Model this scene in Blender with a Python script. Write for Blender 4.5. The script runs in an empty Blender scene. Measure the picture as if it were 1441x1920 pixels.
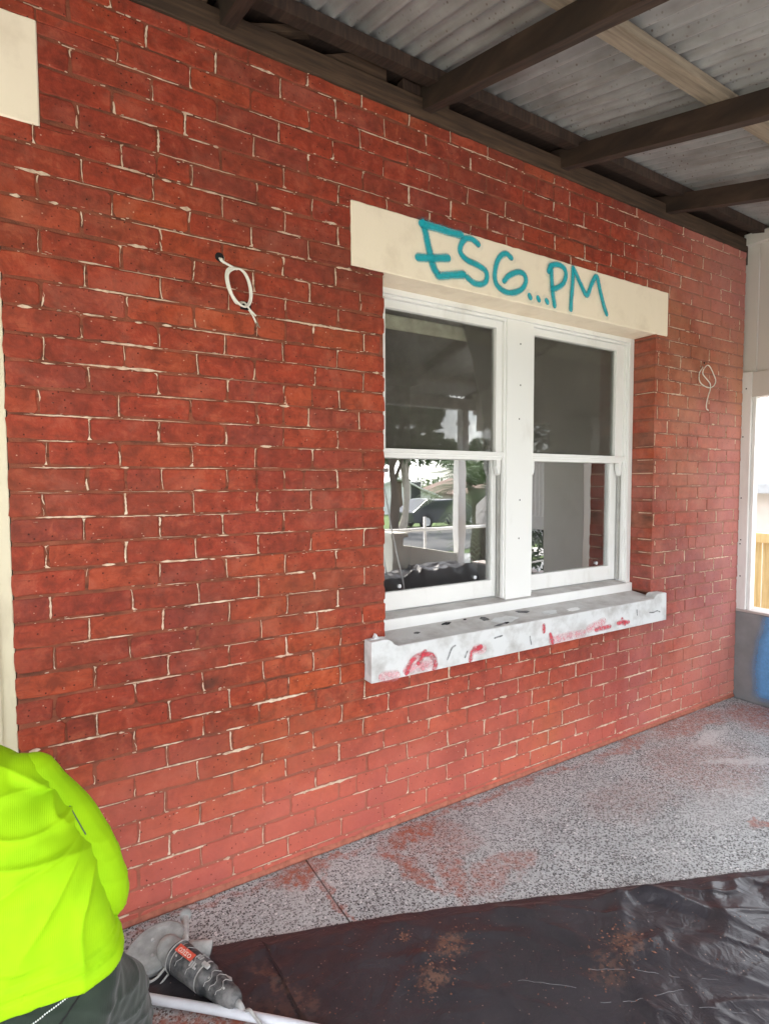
import bpy, bmesh, math, random
import numpy as np
from mathutils import Vector, Matrix, noise as mnoise
random.seed(7)
R = math.radians
scene = bpy.context.scene
col = scene.collection

# ------------------------------------------------------------------ camera
CAM = Vector((0.0, -2.175, 1.62))
cam_d = bpy.data.cameras.new('camera')
cam = bpy.data.objects.new('camera', cam_d)
col.objects.link(cam)
rx, ry, rz = (0.852127, -0.523327, -0.002961), (-0.029668, -0.042659, -0.998649), (0.522494, 0.851063, -0.051877)
cam.matrix_world = Matrix(((rx[0], -ry[0], -rz[0], CAM.x), (rx[1], -ry[1], -rz[1], CAM.y),
                           (rx[2], -ry[2], -rz[2], CAM.z), (0, 0, 0, 1)))
cam_d.sensor_fit = 'VERTICAL'
cam_d.sensor_height = 24.0
cam_d.lens = 1051.94 / 1920 * 24.0
cam_d.clip_start = 0.02
cam_d.clip_end = 2000
scene.camera = cam

# ------------------------------------------------------------------ sky, sun, exposure
SUN_EL, SUN_AZ = R(64), R(184)          # azimuth measured from +Y towards +X
world = bpy.data.worlds.new('World')
scene.world = world
world.use_nodes = True
wn, wl = world.node_tree.nodes, world.node_tree.links
wn.clear()
w_out = wn.new('ShaderNodeOutputWorld')
w_bg = wn.new('ShaderNodeBackground')
w_bg.inputs['Strength'].default_value = 0.13
sky = wn.new('ShaderNodeTexSky')
sky.sky_type = 'NISHITA'
sky.sun_disc = False
sky.sun_elevation = SUN_EL
sky.sun_rotation = SUN_AZ
sky.air_density = 1.0
sky.dust_density = 2.0
w_tc = wn.new('ShaderNodeTexCoord')
w_map = wn.new('ShaderNodeMapping')
w_map.inputs['Scale'].default_value = (1.6, 1.6, 4.5)
w_noise = wn.new('ShaderNodeTexNoise')
w_noise.inputs['Scale'].default_value = 1.7
w_noise.inputs['Detail'].default_value = 7
w_noise.inputs['Roughness'].default_value = 0.58
w_ramp = wn.new('ShaderNodeValToRGB')
w_ramp.color_ramp.elements[0].position = 0.38
w_ramp.color_ramp.elements[1].position = 0.60
w_mix = wn.new('ShaderNodeMix')
w_mix.data_type = 'RGBA'
w_mix.inputs[7].default_value = (9.0, 8.9, 8.8, 1)
wl.new(w_tc.outputs['Generated'], w_map.inputs['Vector'])
wl.new(w_map.outputs['Vector'], w_noise.inputs['Vector'])
wl.new(w_noise.outputs['Fac'], w_ramp.inputs['Fac'])
wl.new(w_ramp.outputs['Color'], w_mix.inputs[0])
wl.new(sky.outputs['Color'], w_mix.inputs[6])
wl.new(w_mix.outputs[2], w_bg.inputs['Color'])
wl.new(w_bg.outputs['Background'], w_out.inputs['Surface'])

sun_d = bpy.data.lights.new('sun', 'SUN')
sun_d.energy = 2.4
sun_d.angle = R(8)
sun_d.color = (1.0, 0.94, 0.86)
sun = bpy.data.objects.new('sun', sun_d)
col.objects.link(sun)
sdir = Vector((math.sin(SUN_AZ) * math.cos(SUN_EL), math.cos(SUN_AZ) * math.cos(SUN_EL), math.sin(SUN_EL)))
sun.rotation_euler = sdir.to_track_quat('Z', 'Y').to_euler()
sun.location = sdir * 40

vs = scene.view_settings
vs.view_transform = 'Standard'
vs.look = 'None'
vs.exposure = 2.53
vs.gamma = 1.0
vs.use_curve_mapping = False
scene.cycles.max_bounces = 8
scene.cycles.diffuse_bounces = 5
scene.cycles.transparent_max_bounces = 16
scene.cycles.sample_clamp_indirect = 6.0
scene.cycles.use_denoising = True

# ------------------------------------------------------------------ helpers
class NT:
    """small helper around a material node tree"""
    def __init__(s, name):
        s.m = bpy.data.materials.new(name)
        s.m.use_nodes = True
        s.t = s.m.node_tree
        s.t.nodes.clear()
        s.out = s.t.nodes.new('ShaderNodeOutputMaterial')
    def n(s, typ, inp=None, **props):
        nd = s.t.nodes.new('ShaderNode' + typ)
        for k, v in props.items():
            setattr(nd, k, v)
        for k, v in (inp or {}).items():
            s.set(nd.inputs[k], v)
        return nd
    def set(s, sock, v):
        if isinstance(v, bpy.types.NodeSocket):
            s.t.links.new(v, sock)
        elif isinstance(v, bpy.types.Node):
            s.t.links.new(v.outputs[0], sock)
        else:
            if sock.type == 'RGBA' and len(v) == 3:
                v = (*v, 1)
            sock.default_value = v
    def pos(s, scale=(1, 1, 1), obj=False, loc=(0, 0, 0), rot=(0, 0, 0)):
        src = s.n('TexCoord').outputs['Object'] if obj else s.n('NewGeometry').outputs['Position']
        return s.n('Mapping', {'Vector': src, 'Scale': scale, 'Location': loc, 'Rotation': rot}).outputs[0]
    def noise(s, vec, scale, detail=4, rough=0.55, dist=0.0):
        return s.n('TexNoise', {'Vector': vec, 'Scale': scale, 'Detail': detail, 'Roughness': rough, 'Distortion': dist}).outputs['Fac']
    def ramp(s, fac, stops, interp='LINEAR'):
        nd = s.n('ValToRGB', {'Fac': fac})
        cr = nd.color_ramp
        cr.interpolation = interp
        while len(cr.elements) < len(stops):
            cr.elements.new(0.5)
        for e, (p, c) in zip(cr.elements, stops):
            e.position = p
            e.color = (c, c, c, 1) if isinstance(c, (int, float)) else (*c, 1)
        return nd.outputs['Color']
    def mix(s, fac, a, b, mode='MIX'):
        nd = s.n('Mix', data_type='RGBA', blend_type=mode)
        s.set(nd.inputs[0], fac); s.set(nd.inputs[6], a); s.set(nd.inputs[7], b)
        return nd.outputs[2]
    def math(s, op, a, b=0.0, clamp=False):
        nd = s.n('Math', operation=op, use_clamp=clamp)
        s.set(nd.inputs[0], a); s.set(nd.inputs[1], b)
        return nd.outputs[0]
    def bump(s, h, strength=0.3, dist=0.005):
        return s.n('Bump', {'Height': h, 'Strength': strength, 'Distance': dist}).outputs[0]
    def surf(s, color, rough=0.8, normal=None, **kw):
        p = s.n('BsdfPrincipled', {'Base Color': color, 'Roughness': rough})
        for k, v in kw.items():
            s.set(p.inputs[k.replace('_', ' ')], v)
        if normal is not None:
            s.set(p.inputs['Normal'], normal)
        s.t.links.new(p.outputs[0], s.out.inputs['Surface'])
        return s.m

class MB:
    """mesh collector"""
    def __init__(s):
        s.v, s.f, s.a, s.fa = [], [], [], []
    def add(s, vs_, fs, av=1.0):
        o = len(s.v)
        s.v += [tuple(p) for p in vs_]
        s.f += [tuple(i + o for i in f) for f in fs]
        s.a += [av] * len(vs_) if isinstance(av, (int, float)) else list(av)
        return s
    def box(s, x0, x1, y0, y1, z0, z1, M=None, jit=0.0):
        p = [Vector((x, y, z)) for x in (x0, x1) for y in (y0, y1) for z in (z0, z1)]
        if jit:
            p = [q + Vector((random.uniform(-jit, jit) for _ in range(3))) for q in p]
        if M:
            p = [M @ q for q in p]
        return s.add(p, [(0, 1, 3, 2), (4, 6, 7, 5), (0, 4, 5, 1), (2, 3, 7, 6), (0, 2, 6, 4), (1, 5, 7, 3)])
    def prism(s, poly, axis, a, b):
        """poly: 2d points; axis 0/1/2 extrusion axis from a to b"""
        def P(q, t):
            return ((t, q[0], q[1]), (q[0], t, q[1]), (q[0], q[1], t))[axis]
        n = len(poly)
        vs_ = [P(q, a) for q in poly] + [P(q, b) for q in poly]
        fs = [tuple(range(n)), tuple(range(2 * n - 1, n - 1, -1))] + [(i, i + n, (i + 1) % n + n, (i + 1) % n) for i in range(n)]
        return s.add(vs_, fs)
    def tube(s, pts, rad, seg=10, cap=True, flat=1.0):
        pts = [Vector(p) for p in pts]
        n = len(pts)
        rr = rad if isinstance(rad, (list, tuple)) else [rad] * n
        rings, up = [], Vector((0.31, 0.17, 0.93))
        for i, p in enumerate(pts):
            t = (pts[min(i + 1, n - 1)] - pts[max(i - 1, 0)]).normalized()
            u = t.cross(up)
            if u.length < 1e-3:
                u = t.cross(Vector((1, 0, 0)))
            u.normalize()
            w = t.cross(u).normalized()
            up = -u.cross(t) if False else up
            rings.append([p + (u * math.cos(k * 2 * math.pi / seg) + w * flat * math.sin(k * 2 * math.pi / seg)) * rr[i] for k in range(seg)])
        vs_ = [q for r_ in rings for q in r_]
        fs = [(i * seg + k, i * seg + (k + 1) % seg, (i + 1) * seg + (k + 1) % seg, (i + 1) * seg + k) for i in range(n - 1) for k in range(seg)]
        if cap:
            fs += [tuple(range(seg - 1, -1, -1)), tuple(range((n - 1) * seg, n * seg))]
        return s.add(vs_, fs)
    def ball(s, c, r, nu=16, nv=10, M=None):
        c = Vector(c)
        r = Vector((r, r, r)) if isinstance(r, (int, float)) else Vector(r)
        vs_ = []
        for j in range(nv + 1):
            ph = math.pi * j / nv
            for i in range(nu):
                th = 2 * math.pi * i / nu
                q = Vector((r.x * math.sin(ph) * math.cos(th), r.y * math.sin(ph) * math.sin(th), r.z * math.cos(ph)))
                vs_.append(c + (M @ q if M else q))
        fs = [(j * nu + i, (j + 1) * nu + i, (j + 1) * nu + (i + 1) % nu, j * nu + (i + 1) % nu) for j in range(nv) for i in range(nu)]
        return s.add(vs_, fs)
    def build(s, name, mat, parent=None, smooth=False, attr=None, fattr=None, bevel=0.0):
        me = bpy.data.meshes.new(name)
        me.from_pydata(s.v, [], s.f)
        if attr:
            at = me.attributes.new(attr, 'FLOAT', 'POINT')
            at.data.foreach_set('value', s.a)
        if fattr:
            at = me.attributes.new(fattr, 'FLOAT', 'FACE')
            at.data.foreach_set('value', s.fa)
        me.materials.append(mat)
        return link(name, me, parent, smooth, bevel)

def link(name, me, parent=None, smooth=False, bevel=0.0, fix=True):
    if fix:
        bm = bmesh.new(); bm.from_mesh(me)
        bmesh.ops.recalc_face_normals(bm, faces=bm.faces)
        if bevel:
            bmesh.ops.remove_doubles(bm, verts=bm.verts, dist=1e-5)
            es = [e for e in bm.edges if len(e.link_faces) == 2 and e.calc_face_angle(0) > 0.6]
            bmesh.ops.bevel(bm, geom=es, offset=bevel, segments=2, affect='EDGES', profile=0.6, clamp_overlap=True)
        bm.to_mesh(me); bm.free()
    if smooth:
        me.polygons.foreach_set('use_smooth', [True] * len(me.polygons))
    o = bpy.data.objects.new(name, me)
    col.objects.link(o)
    if parent:
        put(o, parent)
    return o

def put(o, parent):
    """parent while keeping the mesh where it is (parents are only translated)"""
    o.parent = parent
    wp = Vector((0, 0, 0)); q = parent
    while q:
        wp += q.location; q = q.parent
    o.location = o.location - wp

def tag(o, label=None, cat=None, group=None, kind=None):
    if label: o['label'] = label
    if cat: o['category'] = cat
    if group: o['group'] = group
    if kind: o['kind'] = kind
    return o

def empty(name, loc, label=None, cat=None, group=None, kind=None):
    o = bpy.data.objects.new(name, None)
    o.empty_display_size = 0.1
    col.objects.link(o)
    o.location = loc
    return tag(o, label, cat, group, kind)

def catmull(pts, n=6):
    P = [Vector(p) for p in pts]
    P = [P[0] * 2 - P[1]] + P + [P[-1] * 2 - P[-2]]
    out = []
    for i in range(1, len(P) - 2):
        for k in range(n):
            t = k / n
            a, b, c, d = P[i - 1:i + 3]
            out.append(0.5 * (2 * b + (c - a) * t + (2 * a - 5 * b + 4 * c - d) * t * t + (3 * b - a - 3 * c + d) * t ** 3))
    out.append(P[-2])
    return out

def nz(x, y=0.0, z=0.0):
    return mnoise.noise(Vector((x, y, z)))

def remesh_union(mb, voxel, smooth=6):
    """fuse overlapping closed solids into one continuous skin"""
    me = bpy.data.meshes.new('tmp')
    me.from_pydata(mb.v, [], mb.f)
    bm = bmesh.new(); bm.from_mesh(me); bmesh.ops.recalc_face_normals(bm, faces=bm.faces); bm.to_mesh(me); bm.free()
    o = bpy.data.objects.new('tmp', me); col.objects.link(o)
    m = o.modifiers.new('r', 'REMESH'); m.mode = 'VOXEL'; m.voxel_size = voxel
    if smooth:
        k = o.modifiers.new('s', 'SMOOTH'); k.iterations = smooth; k.factor = 0.5
    dg = bpy.context.evaluated_depsgraph_get()
    res = bpy.data.meshes.new_from_object(o.evaluated_get(dg))
    bpy.data.objects.remove(o); bpy.data.meshes.remove(me)
    return res

# ------------------------------------------------------------------ materials
def mat_brick():
    k = NT('red_brick')
    P = k.pos()
    tint = k.n('Attribute', attribute_name='tint').outputs['Fac']
    base = k.ramp(tint, [(0.0, (0.20, 0.036, 0.022)), (0.25, (0.26, 0.041, 0.021)), (0.55, (0.31, 0.047, 0.022)), (0.8, (0.35, 0.058, 0.024)), (1.0, (0.41, 0.083, 0.032))])
    hue = k.math('FRACT', k.math('MULTIPLY', tint, 37.7))
    base = k.mix(k.ramp(hue, [(0.0, 0.5), (0.35, 0.0)]), base, (0.24, 0.058, 0.045))
    base = k.mix(k.ramp(hue, [(0.75, 0.0), (1.0, 0.4)]), base, (0.40, 0.085, 0.030))
    big = k.noise(P, 1.6, 3)
    base = k.mix(k.ramp(big, [(0.35, 0.0), (0.75, 0.45)]), base, (0.21, 0.040, 0.026))
    st = k.noise(k.pos((5, 5, 26)), 1.0, 5, 0.62)
    base = k.mix(k.ramp(st, [(0.36, 0.55), (0.62, 0.0)]), base, k.mix(0.5, base, (0.11, 0.026, 0.017)))
    fine = k.noise(P, 70, 4, 0.65)
    base = k.mix(k.ramp(fine, [(0.4, 0.0), (0.75, 0.28)]), base, (0.44, 0.10, 0.05))
    mo = k.noise(P, 17, 6, 0.7, 0.5)
    base = k.mix(k.ramp(mo, [(0.36, 0.85), (0.52, 0.0)]), base, k.mix(0.62, base, (0.085, 0.020, 0.012)))
    base = k.mix(k.ramp(mo, [(0.54, 0.0), (0.70, 0.55)]), base, (0.44, 0.125, 0.070))
    soot = k.noise(k.pos((0.9, 0.9, 1.7)), 1.3, 5, 0.6)
    base = k.mix(k.ramp(soot, [(0.47, 0.0), (0.68, 0.6)]), base, (0.15, 0.050, 0.030))
    dr_ = k.noise(k.pos((7, 7, 60), loc=(2, 0, 5)), 1.0, 5, 0.7)
    base = k.mix(k.ramp(dr_, [(0.56, 0.0), (0.70, 0.6)]), base, (0.12, 0.034, 0.020))
    bl_ = k.noise(k.pos(loc=(7, 2, 1)), 9, 5, 0.65)
    base = k.mix(k.ramp(bl_, [(0.60, 0.0), (0.74, 0.6)]), base, (0.115, 0.036, 0.022))
    # pale dust smears left by the grinding
    du = k.noise(P, 5.5, 5, 0.65, 0.6)
    base = k.mix(k.ramp(du, [(0.52, 0.0), (0.80, 0.36)]), base, (0.48, 0.19, 0.135))
    # splashed dust near the ground, plus brighter low light painted into the brick
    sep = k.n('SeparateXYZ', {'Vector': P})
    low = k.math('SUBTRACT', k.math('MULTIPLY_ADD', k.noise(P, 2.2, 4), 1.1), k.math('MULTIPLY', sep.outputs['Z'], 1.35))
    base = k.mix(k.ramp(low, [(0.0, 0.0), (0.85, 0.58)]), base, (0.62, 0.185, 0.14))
    # haze and glare over the far end of the wall, painted as pale dust
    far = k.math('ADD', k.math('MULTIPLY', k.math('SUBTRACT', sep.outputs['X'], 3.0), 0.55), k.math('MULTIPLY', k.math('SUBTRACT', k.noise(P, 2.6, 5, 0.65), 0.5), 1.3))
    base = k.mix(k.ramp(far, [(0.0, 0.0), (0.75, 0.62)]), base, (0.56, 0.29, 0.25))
    # dark pits and white spatter
    v1 = k.n('TexVoronoi', {'Vector': P, 'Scale': 60}, feature='F1')
    pit = k.math('MULTIPLY', k.ramp(v1.outputs['Distance'], [(0.08, 1.0), (0.2, 0.0)]), k.ramp(k.n('SeparateColor', {'Color': v1.outputs['Color']}).outputs[0], [(0.70, 0.0), (0.75, 1.0)]))
    base = k.mix(pit, base, (0.045, 0.014, 0.01))
    v2 = k.n('TexVoronoi', {'Vector': k.pos(loc=(3, 1, 2)), 'Scale': 38}, feature='F1')
    spk = k.math('MULTIPLY', k.ramp(v2.outputs['Distance'], [(0.06, 1.0), (0.11, 0.0)]), k.ramp(k.n('SeparateColor', {'Color': v2.outputs['Color']}).outputs[1], [(0.94, 0.0), (0.96, 0.6)]))
    base = k.mix(spk, base, (0.62, 0.45, 0.36))
    # a scorched patch in the brickwork below the window's left side
    vd = k.n('VectorMath', {0: k.n('VectorMath', {0: P, 1: (-0.535, 0, -0.845)}, operation='ADD').outputs[0], 1: (1.0, 0.0, 1.7)}, operation='MULTIPLY')
    ln = k.math('ADD', k.n('VectorMath', {0: vd.outputs[0]}, operation='LENGTH').outputs['Value'], k.math('MULTIPLY', k.noise(P, 22, 3), 0.03))
    base = k.mix(k.ramp(ln, [(0.035, 0.6), (0.075, 0.0)]), base, (0.04, 0.028, 0.02))
    base = k.mix(1.0, base, (1.06, 0.90, 0.84), 'MULTIPLY')
    zone = k.noise(k.pos(loc=(4, 0, 9)), 0.75, 4, 0.6)
    base = k.mix(k.ramp(zone, [(0.38, 0.8), (0.5, 0.0)]), base, k.mix(1.0, base, (0.80, 0.78, 0.95), 'MULTIPLY'))
    base = k.mix(k.ramp(zone, [(0.52, 0.0), (0.64, 0.8)]), base, k.mix(1.0, base, (1.08, 1.22, 0.92), 'MULTIPLY'))
    h = k.math('ADD', k.math('MULTIPLY', fine, 0.6), k.math('ADD', k.math('MULTIPLY', k.noise(P, 25, 5), 1.0), k.math('MULTIPLY', pit, -0.8)))
    return k.surf(base, k.ramp(fine, [(0.3, 0.72), (0.7, 0.92)]), k.bump(h, 0.7, 0.004), Specular_IOR_Level=0.3)

def mat_mortar():
    k = NT('raked_mortar')
    P = k.pos()
    c = k.ramp(k.noise(P, 14, 6, 0.65), [(0.3, (0.15, 0.042, 0.021)), (0.5, (0.215, 0.058, 0.029)), (0.7, (0.29, 0.082, 0.044))])
    c = k.mix(k.ramp(k.noise(k.pos((9, 9, 40)), 1.0, 4), [(0.50, 0.0), (0.68, 0.75)]), c, (0.070, 0.024, 0.013))
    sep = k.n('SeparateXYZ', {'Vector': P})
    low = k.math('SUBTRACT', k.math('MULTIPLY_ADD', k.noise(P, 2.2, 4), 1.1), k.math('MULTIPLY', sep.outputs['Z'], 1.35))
    c = k.mix(k.ramp(low, [(0.0, 0.0), (0.85, 0.6)]), c, (0.48, 0.16, 0.11))  # dust near the ground, with the lower wall's stronger light painted in
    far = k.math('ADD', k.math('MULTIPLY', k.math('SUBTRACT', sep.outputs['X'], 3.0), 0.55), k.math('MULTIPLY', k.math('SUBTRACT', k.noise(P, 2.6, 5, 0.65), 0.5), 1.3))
    c = k.mix(k.ramp(far, [(0.0, 0.0), (0.8, 0.62)]), c, (0.48, 0.24, 0.19))  # far-end haze painted into the mortar as a pale tint
    return k.surf(c, 0.95, k.bump(k.noise(P, 160, 3), 0.6, 0.004))

def mat_cream_mortar():
    k = NT('cream_mortar')
    P = k.pos()
    c = k.ramp(k.noise(P, 30, 5), [(0.3, (0.40, 0.24, 0.16)), (0.5, (0.66, 0.49, 0.36)), (0.7, (0.76, 0.62, 0.48))])
    c = k.mix(k.ramp(k.noise(P, 3.0, 4), [(0.45, 0.0), (0.7, 0.6)]), c, (0.50, 0.26, 0.18))
    return k.surf(c, 0.9, k.bump(k.noise(P, 220, 3), 0.5, 0.002))

def mat_paint(name, base, dirt, d_lo=0.5, d_hi=0.8, rough=0.55, scale=6.0, grain=(1, 1, 1), dirt_amt=0.6, flake=None, bump=0.15):
    k = NT(name)
    P = k.pos(grain)
    n1 = k.noise(P, scale, 6, 0.62)
    c = k.mix(k.ramp(n1, [(d_lo, 0.0), (d_hi, dirt_amt)]), base, dirt)
    c = k.mix(k.ramp(k.noise(P, scale * 0.3, 3), [(0.3, 0.0), (0.7, 0.22)]), c, tuple(x * 0.8 for x in base))
    if flake:
        c = k.mix(k.ramp(k.noise(P, scale * 5, 4, 0.7), [(0.69, 0.0), (0.71, 1.0)]), c, flake)
    return k.surf(c, rough, k.bump(k.math('ADD', n1, k.math('MULTIPLY', k.noise(P, scale * 20, 3), 0.4)), bump, 0.004))

def mat_timber(name, cols, rough=0.8, grain=(3, 60, 60), bump=0.4):
    k = NT(name)
    P = k.pos(grain)
    n1 = k.noise(P, 1.0, 5, 0.6, 0.4)
    c = k.ramp(n1, [(0.3, cols[0]), (0.5, cols[1]), (0.72, cols[2])])
    c = k.mix(k.ramp(k.noise(k.pos(), 5, 4), [(0.45, 0.0), (0.75, 0.5)]), c, cols[0])
    return k.surf(c, rough, k.bump(n1, bump, 0.003))

def mat_metal_sheet():
    k = NT('galvanised_sheet')
    P = k.pos()
    n1 = k.noise(P, 4, 5)
    c = k.ramp(n1, [(0.3, (0.23, 0.225, 0.22)), (0.55, (0.33, 0.325, 0.32)), (0.75, (0.42, 0.415, 0.41))])
    st = k.noise(k.pos((30, 2.2, 2.2)), 1.0, 4)
    c = k.mix(k.ramp(st, [(0.5, 0.0), (0.75, 0.5)]), c, (0.15, 0.12, 0.10))
    v = k.n('TexVoronoi', {'Vector': k.pos(), 'Scale': 55}, feature='F1')
    sp = k.math('MULTIPLY', k.ramp(v.outputs['Distance'], [(0.16, 1.0), (0.30, 0.0)]), k.ramp(k.n('SeparateColor', {'Color': v.outputs['Color']}).outputs[0], [(0.62, 0.0), (0.72, 0.8)]))
    sp = k.math('MULTIPLY', sp, k.ramp(k.noise(P, 2.4, 3), [(0.35, 0.25), (0.6, 0.9)]))
    c = k.mix(sp, c, (0.10, 0.055, 0.035))
    return k.surf(c, 0.62, k.bump(k.noise(P, 60, 3), 0.15, 0.002), Metallic=0.25)

def blob_mask(k, P, pts, warp=0.10, wscale=7.0):
    """stain mask: union of soft ellipses (x, y, rx, ry, strength) with ragged edges"""
    nzc = k.n('TexNoise', {'Vector': P, 'Scale': wscale, 'Detail': 5, 'Roughness': 0.65}).outputs['Color']
    wv = k.n('VectorMath', {0: k.n('VectorMath', {0: nzc, 1: (0.5, 0.5, 0.5)}, operation='SUBTRACT').outputs[0], 'Scale': warp * 2}, operation='SCALE').outputs[0]
    PW = k.n('VectorMath', {0: P, 1: wv}, operation='ADD').outputs[0]
    tot = None
    for (x, y, a, b, s, ang) in pts:
        q = k.n('VectorMath', {0: PW, 1: (x, y, 0)}, operation='SUBTRACT').outputs[0]
        q = k.n('VectorRotate', {'Vector': q, 'Angle': -ang}, rotation_type='Z_AXIS').outputs[0]
        q = k.n('VectorMath', {0: q, 1: (1 / a, 1 / b, 0)}, operation='MULTIPLY').outputs[0]
        l = k.n('VectorMath', {0: q}, operation='LENGTH').outputs['Value']
        m = k.math('MULTIPLY', k.ramp(l, [(0.55, 1.0), (1.0, 0.0)]), s)
        tot = m if tot is None else k.math('MAXIMUM', tot, m)
    return tot

def mat_terrazzo():
    k = NT('terrazzo')
    P = k.pos()
    c = k.ramp(k.noise(P, 3, 5), [(0.3, (0.345, 0.36, 0.355)), (0.7, (0.455, 0.475, 0.47))])
    dw = k.n('TexNoise', {'Vector': P, 'Scale': 60.0, 'Detail': 2}).outputs['Color']
    PW = k.n('VectorMath', {0: P, 1: k.n('VectorMath', {0: dw, 'Scale': 0.010}, operation='SCALE').outputs[0]}, operation='ADD').outputs[0]
    for sc_, lo, hi, th, colr in ((98, 0.58, 0.62, 0.36, (0.05, 0.049, 0.048)), (76, 0.68, 0.72, 0.32, (0.19, 0.187, 0.182)),
                                  (125, 0.80, 0.84, 0.28, (0.58, 0.578, 0.57)), (160, 0.64, 0.68, 0.30, (0.11, 0.108, 0.105)), (60, 0.94, 0.96, 0.26, (0.64, 0.635, 0.62))):
        v = k.n('TexVoronoi', {'Vector': k.n('VectorMath', {0: PW, 1: (sc_ * 0.37, sc_ * 0.11, 0)}, operation='ADD').outputs[0], 'Scale': sc_}, feature='F1', voronoi_dimensions='2D')
        rnd = k.n('SeparateColor', {'Color': v.outputs['Color']})
        m = k.math('MULTIPLY', k.ramp(v.outputs['Distance'], [(th, 1.0), (th + 0.08, 0.0)]), k.ramp(rnd.outputs[0], [(lo, 0.0), (hi, 1.0)]))
        c = k.mix(m, c, colr)
    # worn cloudy patches
    c = k.mix(k.ramp(k.noise(P, 1.7, 5, 0.6), [(0.5, 0.0), (0.75, 0.35)]), c, (0.46, 0.455, 0.44))
    # red brick dust: swept patches by the wall, in the joint and in the far corner
    stains = [(0.86, -0.10, 0.13, 0.06, 1.0, 0), (0.95, -0.05, 0.30, 0.03, 0.8, 0), (1.42, -0.12, 0.17, 0.09, 1.0, 0.2), (1.75, -0.045, 0.45, 0.03, 0.7, 0),
              (1.28, -0.28, 0.06, 0.24, 0.85, 0.1), (1.40, -0.44, 0.07, 0.18, 0.75, -0.3), (1.60, -0.52, 0.24, 0.10, 0.6, 0.2), (1.50, -0.22, 0.22, 0.16, 0.45, 0.0), (0.93, -0.30, 0.02, 0.24, 0.7, 0.05),
              (2.3, -0.05, 0.4, 0.035, 0.6, 0), (3.0, -0.07, 0.35, 0.06, 0.75, 0), (3.7, -0.10, 0.55, 0.12, 0.7, 0), (4.2, -0.35, 0.32, 0.35, 0.8, 0.3), (4.1, -1.0, 0.35, 0.5, 0.5, 0),
              (3.2, -0.45, 0.5, 0.35, 0.38, 0), (2.9, -0.92, 0.14, 0.035, 0.85, -0.3), (2.55, -0.45, 0.35, 0.20, 0.22, 0), (0.5, -0.03, 0.5, 0.02, 0.5, 0), (0.36, -0.58, 0.28, 0.17, 1.0, -0.7),
              (3.1, -1.25, 0.4, 0.2, 0.5, 0.2), (0.0, -0.9, 0.5, 0.4, 0.7, 0)]
    m = blob_mask(k, P, stains, 0.17, 5.0)
    fm = k.noise(P, 34, 4, 0.7)
    m = k.math('MULTIPLY', m, k.ramp(fm, [(0.36, 0.15), (0.6, 1.0)]))
    m = k.math('MAXIMUM', m, k.ramp(k.noise(P, 2.3, 6, 0.7), [(0.62, 0.0), (0.85, 0.10)]))
    c = k.mix(m, c, (0.32, 0.098, 0.060))
    # pale scuffed dust
    m2 = blob_mask(k, P, [(3.55, -0.62, 0.5, 0.05, 0.5, -0.5), (3.6, -0.28, 0.28, 0.05, 0.45, 0.1), (2.9, -0.75, 0.4, 0.18, 0.25, 0), (1.12, -0.2, 0.12, 0.08, 0.3, 0)], 0.08)
    c = k.mix(m2, c, (0.55, 0.535, 0.52))
    return k.surf(c, k.ramp(k.noise(P, 9, 4), [(0.3, 0.42), (0.7, 0.7)]), k.bump(k.noise(P, 140, 3), 0.12, 0.002), Specular_IOR_Level=0.4)

def mat_plastic():
    k = NT('black_plastic')
    P = k.pos()
    c = (0.015, 0.014, 0.018)
    dn = k.noise(P, 3.0, 7, 0.68)
    base = k.mix(k.ramp(dn, [(0.3, 0.06), (0.8, 0.26)]), c, (0.13, 0.117, 0.125))
    v = k.n('TexVoronoi', {'Vector': P, 'Scale': 70}, feature='F1')
    sp = k.math('MULTIPLY', k.ramp(v.outputs['Distance'], [(0.1, 1.0), (0.2, 0.0)]), k.ramp(k.n('SeparateColor', {'Color': v.outputs['Color']}).outputs[0], [(0.8, 0.0), (0.85, 0.7)]))
    base = k.mix(sp, base, (0.32, 0.22, 0.18))
    m = blob_mask(k, P, [(1.03, -0.78, 0.07, 0.05, 0.75, 0), (1.17, -0.70, 0.08, 0.06, 0.75, 0), (1.69, -1.02, 0.08, 0.06, 0.7, 0.4), (1.55, -1.05, 0.09, 0.07, 0.4, 0.4), (1.05, -0.585, 0.03, 0.022, 0.9, 0), (0.45, -0.7, 0.25, 0.2, 0.35, 0), (0.62, -0.55, 0.03, 0.2, 0.4, 0.4)], 0.06, 25)
    m = k.math('MULTIPLY', m, k.ramp(k.noise(P, 55, 3, 0.6), [(0.42, 0.0), (0.55, 1.0)]))
    base = k.mix(m, base, (0.16, 0.085, 0.058))
    wr = k.noise(k.pos((1, 1, 1)), 9, 4, 0.55, 1.4)
    return k.surf(base, k.ramp(dn, [(0.3, 0.27), (0.75, 0.43)]), k.bump(k.math('ADD', wr, k.math('MULTIPLY', k.noise(P, 45, 3), 0.22)), 0.5, 0.012), Specular_IOR_Level=0.45)

def mat_fabric(name, c1, c2, scale=900, rough=0.85, sheen=0.0, bump=0.15):
    k = NT(name)
    P = k.pos()
    c = k.mix(k.ramp(k.noise(P, 7, 5), [(0.35, 0.0), (0.7, 1.0)]), c1, c2)
    w = k.n('TexWave', {'Vector': P, 'Scale': scale / 8, 'Distortion': 2.0, 'Detail': 2})
    return k.surf(c, rough, k.bump(k.math('ADD', w.outputs['Fac'], k.noise(P, scale, 2)), bump, 0.0015), Sheen_Weight=sheen, Specular_IOR_Level=0.25)

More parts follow.
